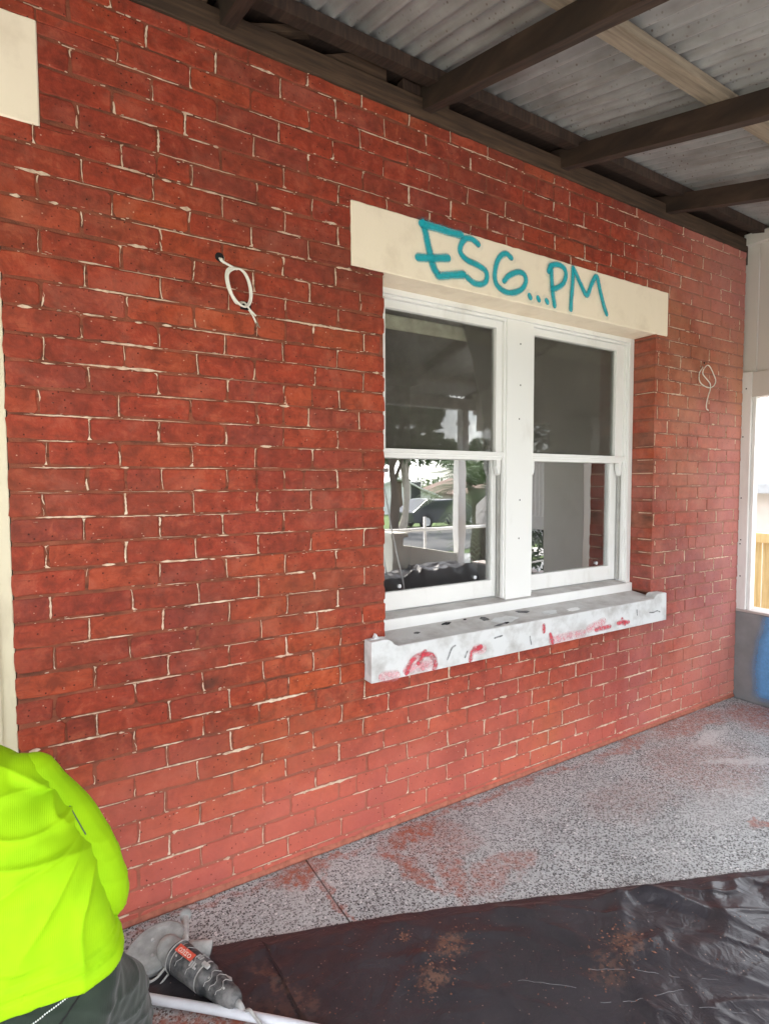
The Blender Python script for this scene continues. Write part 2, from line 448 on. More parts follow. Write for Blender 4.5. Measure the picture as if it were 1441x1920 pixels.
def mat_plain(name, c, rough=0.6, var=0.15, scale=12, metallic=0.0, bump=0.1):
    k = NT(name)
    P = k.pos()
    n1 = k.noise(P, scale, 5)
    cc = k.mix(k.ramp(n1, [(0.3, 0.0), (0.7, 1.0)]), tuple(x * (1 - var) for x in c), tuple(min(1, x * (1 + var)) for x in c))
    return k.surf(cc, rough, k.bump(n1, bump, 0.004), Metallic=metallic)

def mat_glass(name, refl, dirt, dirt_amt, rough=0.0):
    k = NT(name)
    P = k.pos()
    fr = k.n('Fresnel', {'IOR': 1.5})
    fac = k.math('ADD', fr.outputs[0], refl, True)
    tr = k.n('BsdfTransparent', {'Color': (0.94, 0.95, 0.94)})
    gl = k.n('BsdfGlossy', {'Color': (1, 1, 1), 'Roughness': rough, 'Normal': k.bump(k.noise(P, 2.2, 2), 0.05, 0.02)})
    ms = k.n('MixShader', {0: fac, 1: tr.outputs[0], 2: gl.outputs[0]})
    di = k.n('BsdfDiffuse', {'Color': dirt})
    v = k.n('TexVoronoi', {'Vector': P, 'Scale': 90}, feature='F1')
    dots = k.math('MULTIPLY', k.ramp(v.outputs['Distance'], [(0.05, 1.0), (0.12, 0.0)]), k.ramp(k.n('SeparateColor', {'Color': v.outputs['Color']}).outputs[0], [(0.93, 0.0), (0.95, 0.6)]))
    dm = k.math('ADD', k.math('MULTIPLY', k.ramp(k.noise(P, 3.5, 6, 0.7), [(0.3, 0.3), (0.75, 1.0)]), dirt_amt), dots, True)
    m2 = k.n('MixShader', {0: dm, 1: ms.outputs[0], 2: di.outputs[0]})
    k.t.links.new(m2.outputs[0], k.out.inputs['Surface'])
    return k.m

def mat_spray(name, c, dens=1.0):
    k = NT(name)
    P = k.pos()
    a = k.n('Attribute', attribute_name='cover').outputs['Fac']
    a = k.math('MULTIPLY', a, k.ramp(k.noise(P, 70 if dens == 1.0 else 30, 6, 0.75), [(0.25, 0.7 * dens), (0.6, dens)] if dens == 1.0 else [(0.30, 0.1 * dens), (0.58, dens)]), True)
    cc = k.mix(k.ramp(k.noise(P, 14, 4), [(0.3, 0.0), (0.7, 0.35)]), c, tuple(min(1, x * 1.5 + 0.02) for x in c))
    pr = k.n('BsdfPrincipled', {'Base Color': cc, 'Roughness': 0.5})
    tr = k.n('BsdfTransparent')
    ms = k.n('MixShader', {0: a, 1: tr.outputs[0], 2: pr.outputs[0]})
    k.t.links.new(ms.outputs[0], k.out.inputs['Surface'])
    return k.m

def mat_leaf(name, c1, c2):
    k = NT(name)
    inf = k.n('NewGeometry').outputs['Random Per Island']
    c = k.mix(inf, c1, c2)
    p = k.n('BsdfPrincipled', {'Base Color': c, 'Roughness': 0.6})
    t = k.n('BsdfTranslucent', {'Color': c})
    ms = k.n('MixShader', {0: 0.3, 1: p.outputs[0], 2: t.outputs[0]})
    k.t.links.new(ms.outputs[0], k.out.inputs['Surface'])
    return k.m

M = dict(
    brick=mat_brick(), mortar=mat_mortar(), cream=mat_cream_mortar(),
    lintel=mat_paint('cream_painted_concrete', (0.91, 0.78, 0.61), (0.60, 0.47, 0.34), 0.50, 0.80, 0.7, 6, dirt_amt=0.55),
    sill=mat_paint('white_painted_concrete', (0.66, 0.662, 0.655), (0.31, 0.285, 0.26), 0.45, 0.72, 0.65, 9, dirt_amt=0.75),
    silltop=mat_paint('grimy_painted_concrete', (0.56, 0.54, 0.52), (0.27, 0.23, 0.20), 0.42, 0.72, 0.75, 7, dirt_amt=0.8, flake=(0.55, 0.55, 0.54)),
    white=mat_paint('white_window_paint', (0.83, 0.82, 0.80), (0.40, 0.35, 0.29), 0.58, 0.82, 0.42, 5, (1, 1, 0.35), 0.45, bump=0.1),
    whitewood=mat_paint('grey_weathered_white_paint', (0.50, 0.49, 0.46), (0.22, 0.19, 0.16), 0.45, 0.75, 0.6, 8, (1, 1, 1), 0.7),
    boards=mat_paint('aged_white_board_paint', (0.62, 0.575, 0.53), (0.36, 0.30, 0.26), 0.5, 0.8, 0.6, 3, (1, 1, 0.25), 0.5),
    post=mat_paint('white_post_paint', (0.78, 0.76, 0.74), (0.42, 0.38, 0.34), 0.55, 0.8, 0.5, 5, (1, 1, 0.3), 0.5),
    creamframe=mat_paint('cream_door_paint', (0.66, 0.58, 0.42), (0.30, 0.22, 0.14), 0.55, 0.8, 0.5, 6, (1, 1, 0.3), 0.6),
    rafter=mat_timber('dark_brown_timber', ((0.017, 0.009, 0.006), (0.038, 0.020, 0.013), (0.068, 0.038, 0.025)), grain=(60, 3, 10)),
    plate=mat_timber('brown_weathered_plate', ((0.026, 0.014, 0.008), (0.056, 0.031, 0.017), (0.095, 0.054, 0.030)), grain=(3, 50, 50)),
    batten=mat_timber('pale_weathered_batten', ((0.16, 0.125, 0.09), (0.26, 0.21, 0.155), (0.34, 0.28, 0.21)), grain=(3, 50, 50)),
    pine=mat_timber('new_pine', ((0.50, 0.33, 0.14), (0.62, 0.45, 0.22), (0.70, 0.54, 0.30)), grain=(50, 50, 3), bump=0.15),
    sheet=mat_metal_sheet(), terrazzo=mat_terrazzo(), plastic=mat_plastic(),
    glass_lower=mat_glass('reflective_window_glass', 0.26, (0.30, 0.30, 0.29), 0.04),
    glass_upper=mat_glass('dusty_window_glass', -0.02, (0.19, 0.175, 0.152), 0.36, 0.02),
    teal=mat_spray('teal_spray_paint', (0.004, 0.36, 0.43)),
    redsmear=mat_spray('red_smear', (0.55, 0.035, 0.06), 0.85), pinksmear=mat_spray('pink_smear', (0.75, 0.30, 0.33), 0.55), blacksmear=mat_spray('black_smear', (0.05, 0.05, 0.055), 0.8),
    bluespray=mat_spray('blue_spray_paint', (0.12, 0.33, 0.62)),
    hivis=mat_fabric('yellow_green_work_shirt', (0.26, 0.50, 0.0), (0.33, 0.57, 0.0), 700, 0.8),
    trouser=mat_fabric('dark_green_grey_drill', (0.008, 0.015, 0.009), (0.026, 0.038, 0.026), 700, 0.85, 0.2),
    skin=mat_plain('skin', (0.50, 0.30, 0.21), 0.55, 0.08), hair=mat_plain('dark_hair', (0.03, 0.02, 0.015), 0.7, 0.3, 60), boot=mat_plain('tan_boot_leather', (0.22, 0.12, 0.06), 0.7),
    piping=mat_plain('grey_piping', (0.05, 0.065, 0.07), 0.6), stitch=mat_plain('pale_stitching', (0.72, 0.74, 0.70), 0.6),
    grey=mat_plain('dusty_cast_metal', (0.30, 0.30, 0.285), 0.75, 0.3, 25, 0.1), darkplast=mat_paint('dusty_dark_plastic', (0.028, 0.030, 0.032), (0.28, 0.27, 0.26), 0.40, 0.68, 0.7, 22, dirt_amt=0.75),
    palegrey=mat_plain('dust_grey_plastic', (0.40, 0.39, 0.37), 0.8, 0.25, 30), redlabel=mat_plain('red_label', (0.62, 0.09, 0.05), 0.6, 0.3, 60), paletext=mat_plain('pale_lettering', (0.70, 0.55, 0.48), 0.6),
    creasedust=mat_plain('pale_crease_dust', (0.15, 0.145, 0.15), 0.8, 0.4, 60),
    pvc=mat_plain('white_pvc', (0.60, 0.61, 0.64), 0.4, 0.12, 9), cable=mat_plain('white_cable', (0.74, 0.70, 0.62), 0.45, 0.06), black=mat_plain('black_hole', (0.006, 0.005, 0.005), 0.9),
    interior=mat_plain('interior_plaster', (0.36, 0.34, 0.30), 0.9, 0.1, 3), interior_floor=mat_plain('interior_boards', (0.10, 0.065, 0.04), 0.6, 0.2, 6), blind=mat_plain('cream_blind', (0.88, 0.84, 0.68), 0.8, 0.08),
    dado=mat_plain('grey_render', (0.20, 0.20, 0.20), 0.85, 0.2, 5), render=mat_paint('cream_render', (0.62, 0.60, 0.54), (0.42, 0.39, 0.33), 0.5, 0.8, 0.85, 5, dirt_amt=0.5),
    dust=mat_plain('red_brick_dust', (0.36, 0.12, 0.075), 0.95, 0.25, 40, bump=0.4), crumb=mat_plain('brick_crumbs', (0.16, 0.075, 0.05), 0.95, 0.3, 80, bump=0.3),
    grass=mat_plain('lawn', (0.085, 0.13, 0.035), 0.95, 0.4, 2), asphalt=mat_plain('asphalt', (0.07, 0.07, 0.07), 0.9, 0.2, 5), concrete=mat_plain('path_concrete', (0.42, 0.41, 0.39), 0.9, 0.15, 2),
    leaf=mat_leaf('tree_leaves', (0.030, 0.062, 0.020), (0.075, 0.125, 0.040)), palm=mat_leaf('palm_leaves', (0.035, 0.062, 0.025), (0.085, 0.125, 0.055)), hedge=mat_leaf('hedge_leaves', (0.012, 0.025, 0.011), (0.035, 0.06, 0.022)),
    bark=mat_plain('bark', (0.075, 0.055, 0.042), 0.95, 0.35, 18, bump=0.6), palebark=mat_plain('pale_bark', (0.35, 0.31, 0.26), 0.95, 0.2, 12, bump=0.4),
    housewhite=mat_plain('white_weatherboard', (0.75, 0.75, 0.74), 0.7, 0.05), rooftile=mat_plain('brown_roof_tiles', (0.13, 0.085, 0.065), 0.85, 0.25, 6), roofwhite=mat_plain('pale_roof_metal', (0.66, 0.66, 0.64), 0.5, 0.08), darkglass=mat_plain('dark_window', (0.03, 0.035, 0.04), 0.15, 0.1),
    beige=mat_plain('beige_fibre_cement', (0.46, 0.41, 0.38), 0.85, 0.08, 3), gutter=mat_plain('grey_gutter', (0.30, 0.31, 0.33), 0.5, 0.1),
    carpaint=mat_plain('grey_car_paint', (0.06, 0.062, 0.068), 0.25, 0.05), tyre=mat_plain('tyre_rubber', (0.02, 0.02, 0.02), 0.9), alu=mat_plain('ladder_aluminium', (0.62, 0.62, 0.62), 0.4, 0.08, 9, 0.5),
)

# ------------------------------------------------------------------ ground and floor
g = MB().add([(-400, -400, -0.42), (400, -400, -0.42), (400, 400, -0.42), (-400, 400, -0.42)], [(0, 1, 2, 3)]).build('ground', M['grass'])
tag(g, kind='structure')
rd = MB().box(-200, 200, -17.5, -10.5, -0.415, -0.405).build('road', M['asphalt']); tag(rd, kind='structure')
pv = MB().box(-200, 200, -9.6, -8.2, -0.415, -0.39).build('pavement', M['concrete']); tag(pv, kind='structure')
fp = MB().box(-9, 14, -7.6, -2.8, -0.415, -0.385).build('path', M['concrete']); tag(fp, kind='structure')  # path widened to bounce neutral light up into the verandah
sy = MB().box(4.62, 14, -2.7, 6, -0.415, -0.36).build('side_yard', M['concrete']); tag(sy, kind='structure')

fl = empty('verandah_floor', (0, 0, 0), kind='structure')
for x0, x1 in ((-3.0, 0.9275), (0.9325, 4.40)):
    MB().box(x0, x1, -2.80, -0.006, -0.10, 0.0).build('floor_slab', M['terrazzo'], fl, bevel=0.002)
MB().box(-3.0, 4.40, -2.78, 0.0, -0.42, -0.012).build('slab_base', M['dado'], fl)

# ------------------------------------------------------------------ brick wall
CO, PI_X = 0.086, 0.24
WIN = (1.336, 3.355, 0.90, 2.556)
LINT = (1.170, 3.472, 2.556, 2.831)
SILL = (1.227, 3.437, 0.728, 0.90)
DOOR = (-1.02, -0.085, 0.0, 2.772)
DLINT = (-1.15, 0.037, 2.772, 3.098)
XL, XR, ZT = -2.2, 4.425, 3.28
wall = empty('brick_wall', (2.0, 0.1, 0.0), 'red face brick wall with raked cream mortar joints behind the verandah', 'wall')

def subtract(rects, cut):
    out = []
    for (a, b, c, d) in rects:
        A, B, C_, D = cut
        if b <= A or a >= B or d <= C_ or c >= D:
            out.append((a, b, c, d)); continue
        if c < C_: out.append((a, b, c, C_))
        if d > D: out.append((a, b, D, d))
        cc, dd = max(c, C_), min(d, D)
        if a < A: out.append((a, A, cc, dd))
        if b > B: out.append((B, b, cc, dd))
    return out

# mortar body of the wall (real thickness, with its openings)
mm = MB()
rects = [(XL, XR, 0.0, ZT)]
for cut in (WIN, LINT, SILL, DOOR, DLINT):
    rects = subtract(rects, cut)
for (a, b, c, d) in rects:
    e = 0.0045
    mm.box(a + (e if abs(a - WIN[1]) < 1e-4 or abs(a - DOOR[1]) < 1e-4 else 0), b - (e if abs(b - WIN[0]) < 1e-4 else 0), 0.0023, 0.23, c, d)
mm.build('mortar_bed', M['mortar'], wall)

def clipped(a, b, c, d):
    rs = [(a, b, c, d)]
    for cut in (WIN, LINT, SILL, DOOR, DLINT):
        rs = subtract(rs, cut)
    return rs

bricks, perps, beds = [], [], []
rng = random.Random(11)
nrow = int(ZT / CO + 1.5)
for r in range(nrow):
    zc0, zc1 = (r - 0.5) * CO, (r + 0.5) * CO
    off = 0.02 if r % 2 == 0 else -0.10          # half-bond
    row_w = rng.uniform(-0.008, 0.008)
    n0 = int((XL - off) / PI_X) - 1
    prev = None
    x = off + n0 * PI_X
    while x < XR + PI_X:
        jx = x + row_w + rng.uniform(-0.012, 0.012)
        if prev is not None:
            ga_, gb_ = rng.uniform(0.003, 0.0065), rng.uniform(0.003, 0.0065)
            a, b = max(prev + ga_, XL), min(jx - gb_, XR)
            z0, z1 = max(zc0 + rng.uniform(0.0035, 0.0075), 0.012), min(zc1 - rng.uniform(0.0035, 0.0075), ZT)
            if b - a > 0.02 and z1 - z0 > 0.012:
                splitted = [(a, b)]
                if rng.random() < 0.06 and b - a > 0.2:     # an odd cut brick
                    s_ = a + (b - a) * rng.choice((0.35, 0.5, 0.62))
                    splitted = [(a, s_ - 0.003), (s_ + 0.003, b)]
                for (aa, bb) in splitted:
                    for q in clipped(aa, bb, z0, z1):
                        if q[1] - q[0] > 0.018 and q[3] - q[2] > 0.012:
                            # keep a hairline at every opening
                            bricks.append(q)
            perps.append((jx, zc0, zc1))
        prev = jx
        x += PI_X

def course_wave(x, z):
    return 0.0035 * nz(x * 0.9, z * 2.0, 7.7) + 0.0012 * nz(x * 4.0, z * 9.0, 1.3)
def brick_shape(mb, q, depth, tint, seed):
    rr = random.Random(seed)
    a, b, c, d = q
    w, h = b - a, d - c
    cr = min(0.0065, h * 0.25, w * 0.25)
    pts = []
    def edge(p, q_, n):
        for i in range(n):
            t = i / n
            pts.append((p[0] + (q_[0] - p[0]) * t, p[1] + (q_[1] - p[1]) * t))
    k1 = [cr * rr.uniform(0.4, 1.7) for _ in range(4)]
    k1 = [min(k, h * 0.4, w * 0.4) for k in k1]
    edge((a + k1[0], c), (b - k1[1], c), 4 if w > 0.12 else 2)
    edge((b - k1[1], c), (b, c + k1[1]), 1)
    edge((b, c + k1[1]), (b, d - k1[2]), 2)
    edge((b, d - k1[2]), (b - k1[2], d), 1)
    edge((b - k1[2], d), (a + k1[3], d), 4 if w > 0.12 else 2)
    edge((a + k1[3], d), (a, d - k1[3]), 1)
    edge((a, d - k1[3]), (a, c + k1[0]), 2)
    edge((a, c + k1[0]), (a + k1[0], c), 1)
    cx, cz = (a + b) / 2, (c + d) / 2
    n = len(pts)
    j = 0.0026
    pts = [(x + rr.uniform(-j, j), z + rr.uniform(-j, j)) for x, z in pts]
    face = rr.uniform(-0.0030, 0.0002)
    tx, tz = rr.uniform(-0.007, 0.007), rr.uniform(-0.022, 0.022)
    def fy(x, z):
        return face + (x - cx) * tx + (z - cz) * tz
    ins = []
    for x, z in pts:
        m = rr.uniform(0.0015, 0.0050)
        ins.append((x + (m if x < cx else -m) * min(1, abs(x - cx) / (w * 0.49)) ** 8 , z + (m if z < cz else -m) * min(1, abs(z - cz) / (h * 0.49)) ** 4))
    vs_ = [(cx, fy(cx, cz), cz)]
    vs_ += [(x, fy(x, z), z) for x, z in ins]
    vs_ += [(x, fy(x, z) + 0.0016 + rr.uniform(0, 0.001), z) for x, z in pts]
    vs_ += [(x, depth, z) for x, z in pts]
    fs = [(0, 1 + (i + 1) % n, 1 + i) for i in range(n)]
    for k in range(2):
        o = 1 + k * n
        fs += [(o + i, o + (i + 1) % n, o + n + (i + 1) % n, o + n + i) for i in range(n)]
    vs_ = [(x, y_, z + course_wave(x, z)) for x, y_, z in vs_]
    mb.add(vs_, fs)
    mb.fa += [tint] * len(fs)

def cam_px(p):
    v = Vector(p) - CAM
    c = (v.dot(Vector(rx)), v.dot(Vector(ry)), v.dot(Vector(rz)))
    if c[2] < 0.1:
        return None
    return 720.5 + 1051.94 * c[0] / c[2], 960 + 1051.94 * c[1] / c[2]

def shown_area(q):
    P = [cam_px((x, 0, z)) for x, z in ((q[0], q[2]), (q[1], q[2]), (q[1], q[3]), (q[0], q[3]))]
    if any(p is None for p in P):
        return 0
    cx = sum(p[0] for p in P) / 4; cy = sum(p[1] for p in P) / 4
    if not (0 < cx < 1441 and 0 < cy < 1920) or (cx < 215 and cy > 1480):
        return 0
    return abs(sum(P[i][0] * P[(i + 1) % 4][1] - P[(i + 1) % 4][0] * P[i][1] for i in range(4))) / 2

order = sorted(range(len(bricks)), key=lambda i: -shown_area(bricks[i]))
rest = MB()
for k_, i in enumerate(order):
    q = bricks[i]
    rr = random.Random(i * 13 + 5)
    t = min(1, max(0, rr.gauss(0.46, 0.15)))
    if rr.random() < 0.05: t = rr.uniform(0.85, 1.0)
    if rr.random() < 0.06: t = rr.uniform(0.0, 0.12)
    dep = 0.20 if abs(q[0] - WIN[1]) < 0.001 or abs(q[1] - WIN[0]) < 0.001 or abs(q[0] - DOOR[1]) < 0.001 else 0.06
    if k_ < 300:
        b_ = MB()
        brick_shape(b_, q, dep, t, i)
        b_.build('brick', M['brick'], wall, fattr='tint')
    else:
        brick_shape(rest, q, dep, t, i)
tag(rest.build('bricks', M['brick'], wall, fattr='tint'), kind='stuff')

# remnants of cream pointing left in the joints
rem = MB()
def blob_strip(path, ws, y0=0.006, y1=-0.0018):
    """irregular raised strip along path (x,z) with half-widths ws"""
    n = len(path)
    if n < 2: return
    L, Rr = [], []
    for i in range(n):
        p, q = path[max(i - 1, 0)], path[min(i + 1, n - 1)]
        dx, dz = q[0] - p[0], q[1] - p[1]
        l = math.hypot(dx, dz) or 1
        nx, nz_ = -dz / l, dx / l
        L.append((path[i][0] + nx * ws[i][0], path[i][1] + nz_ * ws[i][0]))
        Rr.append((path[i][0] - nx * ws[i][1], path[i][1] - nz_ * ws[i][1]))
    vs_ = []
    for l, r_ in zip(L, Rr):
        mx, mz = (l[0] + r_[0]) / 2, (l[1] + r_[1]) / 2
        vs_ += [(l[0], y0, l[1]), (l[0] * 0.85 + mx * 0.15, y1 + 0.0008, l[1] * 0.85 + mz * 0.15), (r_[0] * 0.85 + mx * 0.15, y1, r_[1] * 0.85 + mz * 0.15), (r_[0], y0, r_[1])]
    fs = []
    for i in range(n - 1):
        for k in range(3):
            fs.append((i * 4 + k, i * 4 + k + 1, i * 4 + 5 + k, i * 4 + 4 + k))
    vs_ = [(x, y_, z + course_wave(x, z)) for x, y_, z in vs_]
    fs += [(0, 1, 2, 3), ((n - 1) * 4 + 3, (n - 1) * 4 + 2, (n - 1) * 4 + 1, (n - 1) * 4)]
    rem.add(vs_, fs)

def blocked(x, z):
    for (A, B, C_, D) in (WIN, LINT, SILL, DOOR, DLINT):
        if A - 0.006 < x < B + 0.006 and C_ - 0.006 < z < D + 0.006:
            return True
    return x < XL + 0.02 or x > XR - 0.02 or z < 0.03 or z > ZT - 0.01

r2 = random.Random(5)
def dens(x, z):
    """how much of the old pointing is still there"""
    d_ = 0.56 + 0.32 * nz(x * 0.9, z * 1.1, 3.3)
    if x < 1.3 and z > 1.2: d_ += 0.10
    if 2.2 < x < 3.6 and z < 0.75: d_ += 0.30
    if x > 3.7: d_ -= 0.12
    if z > 2.6: d_ -= 0.08
    return d_
for (x, z0, z1) in perps:
    zc = (z0 + z1) / 2
    if blocked(x, zc) or r2.random() > dens(x, zc) + 0.30:
        continue
    style = r2.random()
    spans = [(0.006, 0.006)]
    if style < 0.22: spans = [(0.006, r2.uniform(0.03, 0.055))]
    elif style < 0.40: spans = [(r2.uniform(0.03, 0.055), 0.006)]
    elif style < 0.52:
        c_ = r2.uniform(0.03, 0.05); spans = [(0.006, CO - c_), (c_ + r2.uniform(0.004, 0.012), 0.007)]
    for (m0, m1) in spans:
        lo, hi = z0 + m0, z1 - m1
        if hi - lo < 0.010: continue
        n = max(3, int((hi - lo) / 0.006))
        w0 = r2.choice((0.0006, 0.0009, 0.0012, 0.0015, 0.0019, 0.0026, 0.0040))
        fl_t = r2.choice((0, 0, 0, 0.004, 0.010)) if m1 < 0.01 else 0
        fl_b = r2.choice((0, 0, 0.004, 0.008, 0.014)) if m0 < 0.01 else 0
        sx, lean = r2.choice((-1, 1)) * r2.uniform(0, 0.0035), r2.uniform(-0.006, 0.006)
        bow = r2.uniform(-0.003, 0.003)
        path, ws = [], []
        for i in range(n + 1):
            t = i / n
            path.append((x + sx + lean * (t - 0.5) + bow * math.sin(t * 3.1) + r2.uniform(-0.0006, 0.0006), lo + (hi - lo) * t))
            f_b = fl_b * max(0, 1 - t / 0.2) ** 1.8; f_t = fl_t * max(0, (t - 0.8) / 0.2) ** 1.8
            tp = min(1, 0.35 + t * 4, 0.35 + (1 - t) * 4)
            k_ = (0.35 + 1.2 * abs(nz(x * 50, (lo + t * 0.08) * 90, 6)) + 0.5 * r2.random()) * tp
            a_ = r2.random()
            ws.append((w0 * k_ + (f_b + f_t) * a_, w0 * k_ + (f_b + f_t) * (1.1 - a_)))
        blob_strip(path, ws)
for r in range(nrow):
    z = (r + 0.5) * CO
    if z > ZT - 0.01: continue
    x = XL + r2.random() * 0.2
    while x < XR:
        d_ = dens(x, z)
        if r2.random() < d_ * 0.98:
            ln = r2.choice((0.02, 0.035, 0.06, 0.10, 0.16, 0.24)) * r2.uniform(0.7, 1.3)
            if x < 1.3 and z > 1.1 and r2.random() < 0.4: ln *= 1.5
            w0 = r2.choice((0.0008, 0.0011, 0.0014, 0.0018, 0.0024, 0.0032, 0.0046))
            if ln < 0.05: w0 *= 1.3
            zo = r2.choice((-1, 1)) * r2.uniform(0.0, 0.0042)
            n = max(3, int(ln / 0.012))
            path, ws = [], []
            ok = True
            ph = r2.random() * 40
            for i in range(n + 1):
                t = i / n
                px_, pz_ = x + ln * t, z + zo + 0.0016 * nz(x * 30 + t * ln * 45, ph)
                ok = ok and not blocked(px_, pz_)
                tp = min(1, t * 5 + 0.15, (1 - t) * 5 + 0.15)
                kk = (0.30 + 1.7 * abs(nz(px_ * 45, ph, 2)) + 0.35 * r2.random()) * tp
                ws.append((w0 * kk, w0 * kk * r2.uniform(0.7, 1.3)))
                path.append((px_, pz_))
            if ok:
                blob_strip(path, ws)
            x += ln + r2.choice((0.006, 0.02, 0.05, 0.12)) * r2.uniform(0.5, 1.3)
        else:
            x += r2.uniform(0.05, 0.22)
# loose chalky fragments near the joints
for _ in range(2600):
    x = r2.uniform(-0.05, XR - 0.03); r = r2.randrange(0, nrow)
    z = (r + 0.5) * CO + r2.gauss(0, 0.0055)
    if blocked(x, z) or r2.random() > dens(x, z) + 0.2: continue
    ln = r2.uniform(0.003, 0.014); w0 = r2.uniform(0.0005, 0.0014)
    blob_strip([(x, z), (x + ln * 0.5, z + r2.uniform(-0.001, 0.001)), (x + ln, z + r2.uniform(-0.0015, 0.0015))], [(w0 * 0.4, w0 * 0.4), (w0, w0 * 0.8), (w0 * 0.3, w0 * 0.3)], 0.003, -0.0032)
# joints across the right-hand window reveal
for r in range(nrow):
    z = (r + 0.5) * CO
    if WIN[2] + 0.03 < z < WIN[3] - 0.03 and r2.random() < (0.75 if z < 1.9 else 0.25):
        y_ = 0.005
        y_e = r2.uniform(0.06, 0.165)
        w_ = r2.uniform(0.0010, 0.0022)
        rem.box(WIN[1] - 0.0015, WIN[1] + 0.007, y_, y_e, z - w_, z + w_, jit=0.0006)
tag(rem.build('pointing_remnant', M['cream'], wall), kind='stuff')

# dusty mortar fillet along the foot of the wall
fi = MB()
xs = np.arange(-0.085, XR, 0.02)
vs_, fs = [], []
for i, x in enumerate(xs):
    h_ = 0.024 + 0.008 * nz(x * 6) + 0.005 * nz(x * 31)
    vs_ += [(x, -0.012 + 0.003 * nz(x * 9, 4), 0.0035), (x, -0.011 + 0.003 * nz(x * 9, 4), h_ * 0.55), (x, -0.003, h_), (x, 0.02, h_ + 0.002), (x, 0.02, 0.0035)]
    if i:
        fs += [((i - 1) * 5 + k, (i - 1) * 5 + (k + 1) % 5, i * 5 + (k + 1) % 5, i * 5 + k) for k in range(5)]
fs += [(0, 1, 2, 3, 4), tuple(len(vs_) - 1 - k for k in range(5))]
fi.add(vs_, fs).build('mortar_fillet', M['dust'], wall, smooth=True)

# lintels and sill
def rough_box(name, x0, x1, y0, y1, z0, z1, mat, parent, seed, amp=0.0030):
    bm = bmesh.new()
    bmesh.ops.create_cube(bm, size=1.0)
    for v in bm.verts:
        v.co = Vector(((x0, x1)[v.co.x > 0], (y0, y1)[v.co.y > 0], (z0, z1)[v.co.z > 0]))
    bmesh.ops.bevel(bm, geom=list(bm.edges), offset=0.004, segments=1, affect='EDGES')
    long_e = [e for e in bm.edges if e.calc_length() > 0.5]
    bmesh.ops.subdivide_edges(bm, edges=long_e, cuts=60, use_grid_fill=True)
    for v in bm.verts:
        v.co += Vector((nz(v.co.x * 25, v.co.z * 25, seed), nz(v.co.x * 15, v.co.z * 15, seed + 5) * 0.5, nz(v.co.x * 22, v.co.y * 22, seed + 9))) * amp
    me = bpy.data.meshes.new(name); bm.to_mesh(me); bm.free()
    me.materials.append(mat)
    return link(name, me, parent)

lintel = rough_box('lintel', LINT[0], LINT[1], -0.006, 0.215, LINT[2], LINT[3], M['lintel'], wall, 1)
lintel['label'] = 'cream concrete lintel with teal spray-painted letters above the window'
dl = rough_box('door_lintel', DLINT[0], DLINT[1], -0.004, 0.215, DLINT[2], DLINT[3], M['lintel'], wall, 4)
dl['label'] = 'blank cream concrete lintel over the cream door frame'

def ribbon(mb, pts, width, y, taper=False, soft=0.30, n=7, amt=1.0):
    """soft-edged flat stroke in the x-z plane at depth y"""
    P = [Vector((p[0], 0, p[1])) for p in pts]
    P = catmull(P, n) if len(P) > 2 else P
    d0 = (P[0] - P[1]).normalized(); d1 = (P[-1] - P[-2]).normalized()
    caps0 = [P[0] + d0 * width * math.sin(a) for a in (1.5, 1.1, 0.7, 0.35)]
    w0 = [math.cos(a) for a in (1.5, 1.1, 0.7, 0.35)]
    caps1 = [P[-1] + d1 * width * math.sin(a) for a in (0.35, 0.7, 1.1, 1.5)]
    w1 = [math.cos(a) for a in (0.35, 0.7, 1.1, 1.5)]
    ws = w0 + [1.0] * len(P) + w1
    P = caps0 + P + caps1
    vs_, av, fs = [], [], []
    m = len(P)
    for i, p in enumerate(P):
        t = (P[min(i + 1, m - 1)] - P[max(i - 1, 0)]).normalized()
        nrm = Vector((-t.z, 0, t.x))
        w = width * ws[i] * (1 + 0.10 * nz(p.x * 20, p.z * 20)) * ((1 - 0.7 * i / m) if taper else 1)
        ed = 0.0 if 0 < i < m - 1 else 0.0
        core = 1.0 if 0 < i < m - 1 else 0.0
        for s_, a_ in ((-1, 0), (-soft - 0.3, 0.75), (-soft * 0.5, 1), (soft * 0.5, 1), (soft + 0.3, 0.75), (1, 0)):
            q = p + nrm * w * s_
            vs_.append((q.x, y, q.z)); av.append(a_ * core * amt)
        if i:
            fs += [((i - 1) * 6 + k, (i - 1) * 6 + k + 1, i * 6 + k + 1, i * 6 + k) for k in range(5)]
    mb.add(vs_, fs, av)

